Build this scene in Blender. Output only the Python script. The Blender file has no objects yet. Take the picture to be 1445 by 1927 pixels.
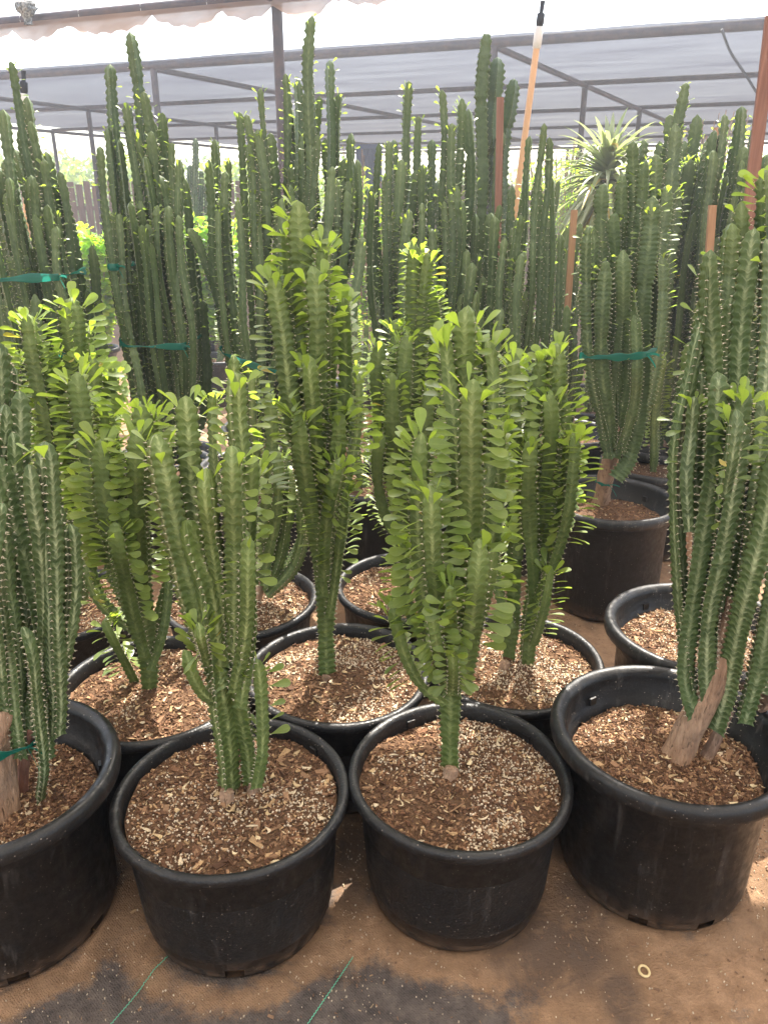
import bpy, math, random
import numpy as np
from mathutils import Vector
R_ = math.radians
rng = np.random.default_rng(7)
random.seed(7)
scene = bpy.context.scene
COLL = scene.collection

# ------------------------------------------------------------------ camera
CAM_H = 1.52; PITCH = R_(21.7); F = 1447.0; W_, H_ = 1445, 1927
cam_d = bpy.data.cameras.new('camera'); cam = bpy.data.objects.new('camera', cam_d); COLL.objects.link(cam)
cam_d.sensor_fit = 'VERTICAL'; cam_d.sensor_height = 24.0; cam_d.lens = F / H_ * 24.0
cam_d.clip_start = 0.05; cam_d.clip_end = 2000
cam.location = (0, 0, CAM_H); cam.rotation_euler = (math.pi / 2 - PITCH, 0, 0)
scene.camera = cam
# ------------------------------------------------------------------ light
SUN_EL, SUN_AZ = 57.0, 17.0          # ahead of the camera, a little to the right
world = bpy.data.worlds.new('World'); scene.world = world; world.use_nodes = True
wn = world.node_tree; bgn = wn.nodes['Background']
sky = wn.nodes.new('ShaderNodeTexSky'); sky.sky_type = 'NISHITA'; sky.sun_disc = False
sky.sun_elevation = R_(SUN_EL); sky.sun_rotation = R_(SUN_AZ); sky.dust_density = 3.0; sky.air_density = 1.2
wn.links.new(sky.outputs[0], bgn.inputs[0]); bgn.inputs[1].default_value = 0.15
sd = bpy.data.lights.new('sun', 'SUN'); sd.energy = 5.0; sd.angle = R_(0.5); sd.color = (1.0, 0.94, 0.84)
sun = bpy.data.objects.new('sun', sd); COLL.objects.link(sun)
sv = Vector((math.sin(R_(SUN_AZ)) * math.cos(R_(SUN_EL)), math.cos(R_(SUN_AZ)) * math.cos(R_(SUN_EL)), math.sin(R_(SUN_EL))))
sun.rotation_euler = sv.to_track_quat('Z', 'Y').to_euler(); sun.location = (0, 0, 10)
vs = scene.view_settings; vs.view_transform = 'Standard'; vs.look = 'None'; vs.gamma = 1; vs.exposure = 1.97
vs.use_curve_mapping = False
scene.cycles.transparent_max_bounces = 16; scene.cycles.max_bounces = 8
scene.cycles.diffuse_bounces = 4; scene.cycles.transmission_bounces = 4
scene.cycles.sample_clamp_indirect = 6.0

# ------------------------------------------------------------------ pixel measurements -> world
CP, SP = math.cos(PITCH), math.sin(PITCH)
def ray(x, y):
    u = (x - W_ / 2) / F; v = (y - H_ / 2) / F
    return np.array([u, CP - v * SP, -SP - v * CP])
def at_y(x, y, Y):
    d = ray(x, y); return np.array([0, 0, CAM_H]) + d * (Y / d[1])
def at_z(x, y, z):
    d = ray(x, y); return np.array([0, 0, CAM_H]) + d * ((z - CAM_H) / d[2])
def depth(p):
    return p[1] * CP - (p[2] - CAM_H) * SP

# ------------------------------------------------------------------ mesh builder
class MB:
    def __init__(s): s.v = []; s.f = []; s.m = []; s.uv = []; s.c = []; s.sm = []; s.n = 0
    def add(s, v, f, mat=0, uv=None, col=None, smooth=True):
        v = np.asarray(v, float).reshape(-1, 3); k = len(v)
        s.v.append(v)
        s.uv.append(np.zeros((k, 2)) if uv is None else np.asarray(uv, float).reshape(-1, 2))
        if col is None: col = (0, 0, 0, 1)
        col = np.asarray(col, float)
        s.c.append(np.tile(col, (k, 1)) if col.ndim == 1 else col)
        f = np.asarray(f, int)
        s.f.append(f + s.n); s.m.append(np.full(len(f), mat)); s.sm.append(np.full(len(f), smooth)); s.n += k
    def build(s, name, mats, parent=None, kind=None):
        me = bpy.data.meshes.new(name)
        V = np.concatenate(s.v)
        org = None
        me.vertices.add(len(V)); me.vertices.foreach_set('co', V.ravel())
        loops = np.concatenate([f.ravel() for f in s.f]); tot = np.concatenate([np.full(len(f), f.shape[1]) for f in s.f])
        st = np.concatenate([[0], np.cumsum(tot)[:-1]])
        me.loops.add(len(loops)); me.loops.foreach_set('vertex_index', loops)
        me.polygons.add(len(tot)); me.polygons.foreach_set('loop_start', st); me.polygons.foreach_set('loop_total', tot)
        me.polygons.foreach_set('material_index', np.concatenate(s.m)); me.polygons.foreach_set('use_smooth', np.concatenate(s.sm))
        uv = me.uv_layers.new(name='UVMap'); UV = np.concatenate(s.uv)[loops]; uv.data.foreach_set('uv', UV.ravel())
        ca = me.color_attributes.new('Col', 'FLOAT_COLOR', 'POINT'); ca.data.foreach_set('color', np.concatenate(s.c).ravel())
        for m in (mats if isinstance(mats, (list, tuple)) else [mats]): me.materials.append(m)
        me.update(); me.validate()
        o = bpy.data.objects.new(name, me); COLL.objects.link(o)
        if parent is not None:
            o.parent = parent; o.matrix_parent_inverse = parent_inv(parent)
        if kind: o['kind'] = kind
        return o
def parent_inv(p):
    from mathutils import Matrix
    M = Matrix.Identity(4); q = p
    loc = Vector((0, 0, 0))
    while q is not None:
        if q.type == 'EMPTY': loc += Vector(q.location)
        q = q.parent
    return Matrix.Translation(-loc)
def empty(name, loc, label, cat, group=None):
    o = bpy.data.objects.new(name, None); COLL.objects.link(o); o.location = loc; o.empty_display_size = .1
    tag(o, label, cat, group); return o
def tag(o, label=None, cat=None, group=None, kind=None):
    if label: o['label'] = label
    if cat: o['category'] = cat
    if group: o['group'] = group
    if kind: o['kind'] = kind
    return o

def grid_faces(nr, nc, wrap=False):
    r = np.arange(nr - 1)[:, None]; c = np.arange(nc if wrap else nc - 1)[None, :]
    c2 = (c + 1) % nc
    a = r * nc + c; b = r * nc + c2; d = (r + 1) * nc + c2; e = (r + 1) * nc + c
    return np.stack([a, b, d, e], -1).reshape(-1, 4)
def smooth01(t): t = np.clip(t, 0, 1); return t * t * (3 - 2 * t)
def catmull(P, n=40):
    P = np.asarray(P, float)
    if len(P) == 2: P = np.array([P[0], (P[0] + P[1]) / 2, P[1]])
    Q = np.vstack([2 * P[0] - P[1], P, 2 * P[-1] - P[-2]]); out = []
    for i in range(1, len(Q) - 2):
        t = np.linspace(0, 1, n, endpoint=False)[:, None]
        p0, p1, p2, p3 = Q[i - 1], Q[i], Q[i + 1], Q[i + 2]
        out.append(.5 * ((2 * p1) + (-p0 + p2) * t + (2 * p0 - 5 * p1 + 4 * p2 - p3) * t ** 2 + (-p0 + 3 * p1 - 3 * p2 + p3) * t ** 3))
    out.append(P[-1:]); return np.vstack(out)
def resample(C, step):
    d = np.r_[0, np.cumsum(np.linalg.norm(np.diff(C, axis=0), axis=1))]; L = d[-1]
    n = max(4, int(round(L / step))); s = np.linspace(0, L, n + 1)
    return np.stack([np.interp(s, d, C[:, k]) for k in range(3)], 1), s, L
def frames(P, n0=(0, -1, 0), twist=None):
    T = np.gradient(P, axis=0); T /= np.linalg.norm(T, axis=1)[:, None] + 1e-12
    N = np.zeros_like(P); n = np.array(n0, float)
    if abs(np.dot(n, T[0])) > .95: n = np.array([1., 0, 0])
    for i in range(len(P)):
        n = n - np.dot(n, T[i]) * T[i]; n /= np.linalg.norm(n); N[i] = n
    B = np.cross(T, N)
    if twist is not None:
        c, s_ = np.cos(twist)[:, None], np.sin(twist)[:, None]; N, B = N * c + B * s_, B * c - N * s_
    return T, N, B
def tube(mb, P, r, seg=8, mat=0, col=None, caps=True, n0=(0, -1, 0.01)):
    P = np.asarray(P, float); r = np.broadcast_to(np.asarray(r, float), (len(P),))
    T, N, B = frames(P, n0)
    a = np.linspace(0, 2 * math.pi, seg, endpoint=False)
    V = P[:, None] + r[:, None, None] * (np.cos(a)[None, :, None] * N[:, None] + np.sin(a)[None, :, None] * B[:, None])
    L = np.r_[0, np.cumsum(np.linalg.norm(np.diff(P, axis=0), axis=1))]
    uv = np.stack([np.tile(np.arange(seg) / seg, len(P)), np.repeat(L, seg)], 1)
    mb.add(V, grid_faces(len(P), seg, True), mat, uv, col)
    if caps:
        for k, rev in ((0, True), (len(P) - 1, False)):
            ring = V[k]; c = ring.mean(0); idx = np.arange(seg)
            f = np.stack([np.full(seg, seg), idx, (idx + 1) % seg], 1)
            if rev: f = f[:, ::-1]
            mb.add(np.vstack([ring, c]), f, mat, None, col, smooth=False)
def box(mb, c, s, mat=0, rot=None, col=None, bev=0.0):
    s = np.asarray(s, float) / 2
    v = np.array([[x, y, z] for z in (-1, 1) for y in (-1, 1) for x in (-1, 1)], float) * s
    f = [[0, 2, 3, 1], [4, 5, 7, 6], [0, 1, 5, 4], [2, 6, 7, 3], [0, 4, 6, 2], [1, 3, 7, 5]]
    if rot is not None: v = v @ np.asarray(rot).T
    mb.add(v + np.asarray(c), f, mat, v[:, [0, 2]], col, smooth=False)
def rotz(a): c, s = math.cos(a), math.sin(a); return np.array([[c, -s, 0], [s, c, 0], [0, 0, 1.]])
def vnoise(x, y, seed=0):
    x = np.asarray(x, float); y = np.asarray(y, float)
    xi, yi = np.floor(x).astype(int), np.floor(y).astype(int); fx, fy = x - xi, y - yi
    def h(a, b):
        n = (a * 374761393 + b * 668265263 + seed * 974634777) & 0x7fffffff
        n = ((n ^ (n >> 13)) * 1274126177) & 0x7fffffff
        return (n & 0xffff) / 65535.0
    ux, uy = fx * fx * (3 - 2 * fx), fy * fy * (3 - 2 * fy)
    return (h(xi, yi) * (1 - ux) + h(xi + 1, yi) * ux) * (1 - uy) + (h(xi, yi + 1) * (1 - ux) + h(xi + 1, yi + 1) * ux) * uy
def fbm(x, y, o=4, seed=0):
    s = 0; a = .5
    for k in range(o): s = s + a * vnoise(x * 2 ** k, y * 2 ** k, seed + k); a *= .5
    return s

# ------------------------------------------------------------------ materials
def mat(name, rough=.5, spec=.5):
    m = bpy.data.materials.new(name); m.use_nodes = True; nt = m.node_tree; p = nt.nodes['Principled BSDF']
    p.inputs['Roughness'].default_value = rough; p.inputs['Specular IOR Level'].default_value = spec
    return m, nt, p
class NT:
    def __init__(s, nt): s.nt = nt; s.l = nt.links
    def new(s, t, **k):
        n = s.nt.nodes.new(t)
        for a, b in k.items(): setattr(n, a, b)
        return n
    def put(s, sock, v):
        if hasattr(v, 'is_output') or isinstance(v, bpy.types.NodeSocket): s.l.new(v, sock)
        else: sock.default_value = v
    def math(s, op, a, b=0.0, c=0.0, clamp=False):
        n = s.new('ShaderNodeMath', operation=op); n.use_clamp = clamp
        s.put(n.inputs[0], a); s.put(n.inputs[1], b)
        if op in ('MULTIPLY_ADD', 'SMOOTH_MIN', 'WRAP', 'COMPARE'): s.put(n.inputs[2], c)
        return n.outputs[0]
    def mix(s, f, a, b, blend='MIX'):
        n = s.new('ShaderNodeMix', data_type='RGBA', blend_type=blend)
        s.put(n.inputs[0], f)
        s.put(n.inputs[6], a if not isinstance(a, tuple) else tuple(a) + (1,) * (4 - len(a)))
        s.put(n.inputs[7], b if not isinstance(b, tuple) else tuple(b) + (1,) * (4 - len(b)))
        return n.outputs[2]
    def noise(s, vec, scale, detail=3.0, rough=.5, dist=0.0):
        n = s.new('ShaderNodeTexNoise'); s.put(n.inputs['Scale'], scale); n.inputs['Detail'].default_value = detail
        n.inputs['Roughness'].default_value = rough; n.inputs['Distortion'].default_value = dist
        if vec is not None: s.l.new(vec, n.inputs['Vector'])
        return n.outputs[0]
    def ramp(s, fac, stops, interp='LINEAR'):
        n = s.new('ShaderNodeValToRGB'); n.color_ramp.interpolation = interp; e = n.color_ramp.elements
        while len(e) < len(stops): e.new(.5)
        for k, (p_, c) in enumerate(stops):
            e[k].position = p_; e[k].color = (c, c, c, 1) if not isinstance(c, tuple) else tuple(c) + (1,)
        s.l.new(fac, n.inputs[0]); return n.outputs[0]
    def mrange(s, v, a, b, c=0.0, d=1.0, t='LINEAR'):
        n = s.new('ShaderNodeMapRange', interpolation_type=t)
        s.put(n.inputs[0], v); n.inputs[1].default_value = a; n.inputs[2].default_value = b
        n.inputs[3].default_value = c; n.inputs[4].default_value = d
        return n.outputs[0]
    def pos(s): return s.new('ShaderNodeNewGeometry').outputs['Position']
    def obj(s): return s.new('ShaderNodeTexCoord').outputs['Object']
    def uv(s):
        o = s.new('ShaderNodeTexCoord').outputs['UV']; n = s.new('ShaderNodeSeparateXYZ'); s.l.new(o, n.inputs[0]); return o, n.outputs[0], n.outputs[1]
    def col(s):
        a = s.new('ShaderNodeAttribute', attribute_name='Col'); n = s.new('ShaderNodeSeparateColor'); s.l.new(a.outputs['Color'], n.inputs[0])
        return a.outputs['Color'], n.outputs[0], n.outputs[1], n.outputs[2]
    def bump(s, h, strength, dist, p):
        n = s.new('ShaderNodeBump'); n.inputs['Strength'].default_value = strength; n.inputs['Distance'].default_value = dist
        s.l.new(h, n.inputs['Height']); s.l.new(n.outputs[0], p.inputs['Normal'])
    def scalevec(s, v, sc):
        n = s.new('ShaderNodeMapping'); n.inputs['Scale'].default_value = sc; s.l.new(v, n.inputs[0]); return n.outputs[0]

def stem_material(name, dark, mid, pale, new):
    m, nt, p = mat(name, .48, .35); N = NT(nt); g = N.pos()
    uvv, a, v = N.uv(); _, cn, cp, cr = N.col()
    nz = N.noise(g, 55, 4, .6); nf = N.noise(g, 220, 2, .6)
    big = N.noise(g, 9, 2, .5)
    # feathered veins running from the face centre down to each tooth
    ph = N.math('ADD', N.math('ADD', v, N.math('MULTIPLY', a, 0.9)), N.math('MULTIPLY', nz, 1.6))
    w = N.math('SINE', N.math('MULTIPLY', ph, 6.2832))
    vein = N.mrange(w, .45, 1.0)
    vein = N.math('MULTIPLY', vein, N.mrange(a, .05, .5))
    cen = N.math('MULTIPLY', N.mrange(a, .45, 1.0, t='SMOOTHSTEP'), N.mrange(nz, .3, .62))
    var = N.math('ADD', N.math('MULTIPLY', vein, .36), N.math('MULTIPLY', cen, .85), clamp=True)
    var = N.math('MULTIPLY', var, N.math('MULTIPLY', cp, N.mrange(big, .3, .65, .45, 1.2)), clamp=True)
    base = N.mix(N.mrange(nz, .3, .7), dark, mid)
    base = N.mix(N.math('MULTIPLY', cn, .85), base, new)
    base = N.mix(var, base, pale)
    base = N.mix(N.math('MULTIPLY', N.mrange(a, .10, .0), .35), base, (.20, .22, .10))
    base = N.mix(N.mrange(N.noise(g, 38, 5, .7), .66, .75, 0, .6), base, (.19, .15, .085))     # corky scabs
    base = N.mix(N.mrange(cr, 0, 1, 0, .25), base, (.10, .15, .05))
    nt.links.new(base, p.inputs['Base Color'])
    N.bump(N.math('ADD', nz, N.math('MULTIPLY', vein, .35)), .35, .004, p)
    tr = N.new('ShaderNodeBsdfTranslucent'); nt.links.new(N.mix(.5, base, (.35, .6, .04)), tr.inputs[0])
    mx = N.new('ShaderNodeMixShader')
    N.put(mx.inputs[0], N.math('MULTIPLY', N.mrange(a, .5, 0.0, .02, .22), N.mrange(cn, 0, 1, .6, 1.3)))
    nt.links.new(p.outputs[0], mx.inputs[1]); nt.links.new(tr.outputs[0], mx.inputs[2])
    nt.links.new(mx.outputs[0], nt.nodes['Material Output'].inputs[0])
    return m
STEM_A = stem_material('stem_green', (.047, .076, .018), (.100, .138, .036), (.38, .43, .19), (.18, .25, .06))
STEM_B = stem_material('stem_bluegreen', (.030, .056, .021), (.066, .102, .038), (.21, .26, .13), (.16, .21, .05))
STEM_C = stem_material('stem_marbled', (.036, .066, .022), (.080, .122, .044), (.42, .47, .28), (.13, .18, .06))

def leaf_material(name, a_, b_, t_, tm=.42):
    m, nt, p = mat(name, .38, .45); N = NT(nt); g = N.pos(); uvv, u, v = N.uv(); _, cn, cy, cr = N.col()
    base = N.mix(N.mrange(cr, 0, 1), a_, b_)
    base = N.mix(N.math('MULTIPLY', cn, .8), base, (.20, .28, .07))
    mid = N.math('ABSOLUTE', N.math('SUBTRACT', u, .5))
    rib = N.mrange(mid, .07, .0); rim = N.mrange(mid, .42, .5)
    base = N.mix(N.math('MULTIPLY', N.math('MAXIMUM', rib, rim), .4), base, (.28, .36, .13))
    nz = N.noise(g, 90, 3, .6)
    base = N.mix(N.mrange(nz, .45, .75, 0, .3), base, (.05, .10, .02))
    dry = N.mix(N.mrange(nz, .4, .6), (.58, .50, .10), (.48, .30, .12))
    base = N.mix(cy, base, dry)
    nt.links.new(base, p.inputs['Base Color'])
    tr = N.new('ShaderNodeBsdfTranslucent'); nt.links.new(N.mix(cy, N.mix(cn, t_, (.55, .75, .06)), (.6, .4, .05)), tr.inputs[0])
    mx = N.new('ShaderNodeMixShader'); mx.inputs[0].default_value = tm
    nt.links.new(p.outputs[0], mx.inputs[1]); nt.links.new(tr.outputs[0], mx.inputs[2])
    nt.links.new(mx.outputs[0], nt.nodes['Material Output'].inputs[0])
    return m
LEAF = leaf_material('leaf_green', (.11, .158, .044), (.19, .235, .072), (.34, .48, .055))
LEAF_D = leaf_material('leaf_dusty', (.09, .14, .04), (.15, .20, .06), (.28, .42, .06))
LEAF_G = leaf_material('leaf_greygreen', (.20, .23, .14), (.32, .34, .21), (.36, .42, .16))
LIME = leaf_material('leaf_lime', (.10, .26, .01), (.18, .36, .012), (.62, .95, .02), .68)
m, nt, p = mat('thorn', .6); p.inputs['Base Color'].default_value = (.58, .50, .38, 1); THORN = m
m, nt, p = mat('red_tip', .6); p.inputs['Base Color'].default_value = (.22, .045, .06, 1); REDTIP = m

def bark_material(name, c1, c2, c3):
    m, nt, p = mat(name, .85, .2); N = NT(nt); g = N.pos()
    s1 = N.noise(N.scalevec(g, (60, 60, 9)), 1, 5, .65); s2 = N.noise(g, 14, 3, .6)
    base = N.mix(N.mrange(s1, .3, .7), c1, c2); base = N.mix(N.mrange(s2, .45, .7), base, c3); ck = N.noise(N.scalevec(g, (150, 150, 22)), 1, 3, .6, 1.0); base = N.mix(N.mrange(ck, .40, .30, 0, .8), base, (.05, .03, .02))
    nt.links.new(base, p.inputs['Base Color']); N.bump(N.math('ADD', s1, ck), 1.0, .008, p); return m
BARK = bark_material('trunk_cork', (.28, .17, .11), (.46, .31, .21), (.20, .13, .09))
BARKG = bark_material('trunk_grey', (.24, .14, .10), (.46, .33, .24), (.17, .12, .09))

def pot_material(name, rough, dusty):
    m, nt, p = mat(name, rough, .4); N = NT(nt); g = N.pos(); o = N.obj()
    nz = N.noise(g, 6, 4, .6); fine = N.noise(g, 260, 3, .7); mid = N.noise(g, 40, 4, .6)
    sep = N.new('ShaderNodeSeparateXYZ'); nt.links.new(g, sep.inputs[0]); z = sep.outputs[2]
    base = N.mix(N.mrange(nz, .3, .7), (.0035, .0035, .004), (.008, .0078, .008))
    vor = N.new('ShaderNodeTexVoronoi'); vor.inputs['Scale'].default_value = 95; nt.links.new(g, vor.inputs['Vector'])
    spk = N.math('MULTIPLY', N.mrange(vor.outputs['Distance'], .15, .07), N.mrange(N.noise(g, 23, 2), .48, .56))
    base = N.mix(N.math('MULTIPLY', spk, .8), base, (.38, .32, .26))
    streak = N.math('MULTIPLY', N.mrange(N.noise(N.scalevec(g, (30, 30, 5)), 1, 4, .7), .56, .72), dusty)
    base = N.mix(streak, base, (.10, .092, .085))
    dirt = N.math('MULTIPLY', N.mrange(z, .07, .0, 0, 1), N.mrange(mid, .35, .6), clamp=True)
    base = N.mix(N.math('MULTIPLY', dirt, .75), base, (.16, .095, .055))
    scf = N.math('MULTIPLY', N.mrange(N.noise(N.scalevec(g, (24, 24, 7)), 1, 6, .8, .6), .63, .72), N.mrange(N.noise(g, 5, 2), .5, .6)); base = N.mix(N.math('MULTIPLY', scf, .55 if rough < .41 else .25), base, (.20, .185, .17))
    film = N.math('MULTIPLY', N.mrange(fine, .5, .7), N.mrange(nz, .35, .6, .02, .14))
    base = N.mix(film, base, (.12, .10, .085))
    nt.links.new(base, p.inputs['Base Color'])
    nt.links.new(N.mrange(mid, .3, .7, rough - .1, rough + .18), p.inputs['Roughness'])
    N.bump(N.math('ADD', N.math('MULTIPLY', N.noise(g, 170, 2, .5), 1.2 if rough > .41 else .3), mid), .4, .003, p)
    return m
POT_A = pot_material('pot_textured_black', .42, .25)
POT_B = pot_material('pot_smooth_black', .40, .55)

m, nt, p = mat('potting_soil', .95, .15); N = NT(nt); g = N.pos()
n1 = N.noise(g, 60, 5, .7); n2 = N.noise(g, 330, 3, .7)
c = N.mix(N.mrange(n1, .3, .7), (.055, .030, .017), (.14, .08, .045)); c = N.mix(N.mrange(n2, .55, .7), c, (.24, .14, .085))
nt.links.new(c, p.inputs['Base Color']); N.bump(N.math('ADD', n1, N.math('MULTIPLY', n2, .5)), .9, .01, p); SOIL = m
m, nt, p = mat('soil_bits', .9, .2); N = NT(nt); c, *_ = N.col(); g = N.pos()
nt.links.new(N.mix(N.mrange(N.noise(g, 300, 3, .7), .3, .7, 0, .5), c, (.05, .03, .02)), p.inputs['Base Color']); BITS = m

m, nt, p = mat('green_tape', .25, .5); N = NT(nt); g = N.pos()
nt.links.new(N.mix(N.noise(N.scalevec(g, (10, 10, 160)), 1, 2), (.0, .065, .05), (.02, .16, .115)), p.inputs['Base Color'])
tr = N.new('ShaderNodeBsdfTranslucent'); tr.inputs[0].default_value = (.02, .42, .30, 1)
mx = N.new('ShaderNodeMixShader'); mx.inputs[0].default_value = .3
nt.links.new(p.outputs[0], mx.inputs[1]); nt.links.new(tr.outputs[0], mx.inputs[2]); nt.links.new(mx.outputs[0], nt.nodes['Material Output'].inputs[0]); TAPE = m

def wood_material(name, c1, c2):
    m, nt, p = mat(name, .75, .25); N = NT(nt); g = N.pos()
    s1 = N.noise(N.scalevec(g, (90, 90, 4)), 1, 4, .6, .5)
    nt.links.new(N.mix(N.mrange(s1, .3, .7), c1, c2), p.inputs['Base Color']); N.bump(s1, .4, .002, p); return m
REDWOOD = wood_material('redwood_stake', (.16, .075, .055), (.27, .14, .10))
TANWOOD = wood_material('tan_stake', (.25, .135, .075), (.38, .23, .13))
PALEW = wood_material('weathered_fence_board', (.22, .13, .09), (.42, .27, .19))
m, nt, p = mat('rusty_steel', .6, .4); p.inputs['Metallic'].default_value = .2; N = NT(nt)
nt.links.new(N.mix(N.mrange(N.noise(N.pos(), 12, 4, .6), .4, .7), (.035, .022, .022), (.085, .045, .035)), p.inputs['Base Color']); STEEL = m
m, nt, p = mat('tan_plastic_pipe', .4, .4); p.inputs['Base Color'].default_value = (.62, .36, .19, 1); TANPIPE = m
m, nt, p = mat('white_plastic', .5, .4); p.inputs['Base Color'].default_value = (.62, .58, .52, 1); WHITEP = m
m, nt, p = mat('black_rubber', .6, .3); p.inputs['Base Color'].default_value = (.02, .02, .022, 1); BLACKP = m
m, nt, p = mat('cream_rubber', .5, .4); p.inputs['Base Color'].default_value = (.62, .47, .24, 1); CREAM = m
m, nt, p = mat('green_thread', .6, .3); p.inputs['Base Color'].default_value = (.10, .42, .27, 1); THREAD = m
m, nt, p = mat('blue_paint', .55, .4); N = NT(nt)
nt.links.new(N.mix(N.noise(N.pos(), 2, 4), (.03, .07, .19), (.06, .12, .28)), p.inputs['Base Color']); BLUE = m

def cloth_material(name, c, tr_c, alpha_lo, alpha_hi, stripe, tmix=.5, y_dense=None, sharp=(.38, .58), blw=.55):
    m, nt, p = mat(name, .9, .1); N = NT(nt); g = N.pos(); o = N.obj()
    p.inputs['Base Color'].default_value = tuple(c) + (1,)
    uvv, u, v = N.uv()
    st = N.noise(N.scalevec(uvv, (.35, stripe, 1)), 1, 3, .6)
    bl = N.noise(g, 1.7, 3, .6)
    tb = N.new('ShaderNodeBsdfTransparent'); tl = N.new('ShaderNodeBsdfTranslucent'); tl.inputs[0].default_value = tuple(tr_c) + (1,)
    m1 = N.new('ShaderNodeMixShader'); m1.inputs[0].default_value = tmix
    nt.links.new(p.outputs[0], m1.inputs[1]); nt.links.new(tl.outputs[0], m1.inputs[2])
    m2 = N.new('ShaderNodeMixShader'); al = N.mrange(N.math('ADD', N.math('MULTIPLY', st, 1 - blw), N.math('MULTIPLY', bl, blw)), sharp[0], sharp[1], alpha_lo, alpha_hi)
    if y_dense:                                            # invented denser zone out of view, keeps hard sun off the front ground
        sp = N.new('ShaderNodeSeparateXYZ'); nt.links.new(g, sp.inputs[0]); al = N.math('MAXIMUM', al, N.math('MULTIPLY', N.math('LESS_THAN', sp.outputs[1], y_dense), .96))
    nt.links.new(al, m2.inputs[0])
    nt.links.new(tb.outputs[0], m2.inputs[1]); nt.links.new(m1.outputs[0], m2.inputs[2]); nt.links.new(m2.outputs[0], nt.nodes['Material Output'].inputs[0])
    return m
SHADE_FAR = cloth_material('grey_shade_cloth', (.03, .03, .04), (.045, .045, .06), .90, .985, 2.2, .5, None, (.3, .7), .15)
SHADE_NEAR = cloth_material('tan_shade_cloth', (.40, .36, .31), (.62, .58, .52), .04, .92, 1.2, .6, 3.26, (.50, .62), .7)  # thin patches and the dense front zone are added to shape the sun
VALANCE = cloth_material('tan_cloth_edge', (.34, .23, .17), (.40, .26, .18), .88, .98, 2.0)

# ------------------------------------------------------------------ cactus stems
def leaf_verts(L, Wd, curl, petiole=.12):
    t = np.array([0, .12, .3, .5, .68, .84, .95, 1.0]); w = np.array([.08, .11, .36, .72, .98, 1.0, .74, .24]) * Wd / 2
    c = np.array([-1, 0, 1])
    x = c[None, :] * w[:, None]; y = np.repeat((t * L)[:, None], 3, 1)
    z = (np.abs(c)[None, :] * w[:, None] * .28) - curl * L * (t[:, None] ** 2)
    return np.stack([x, y, z], -1).reshape(-1, 3), np.stack([np.tile([0, .5, 1], 8), np.repeat(t, 3)], 1)
LEAF_F = grid_faces(8, 3)

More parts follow.
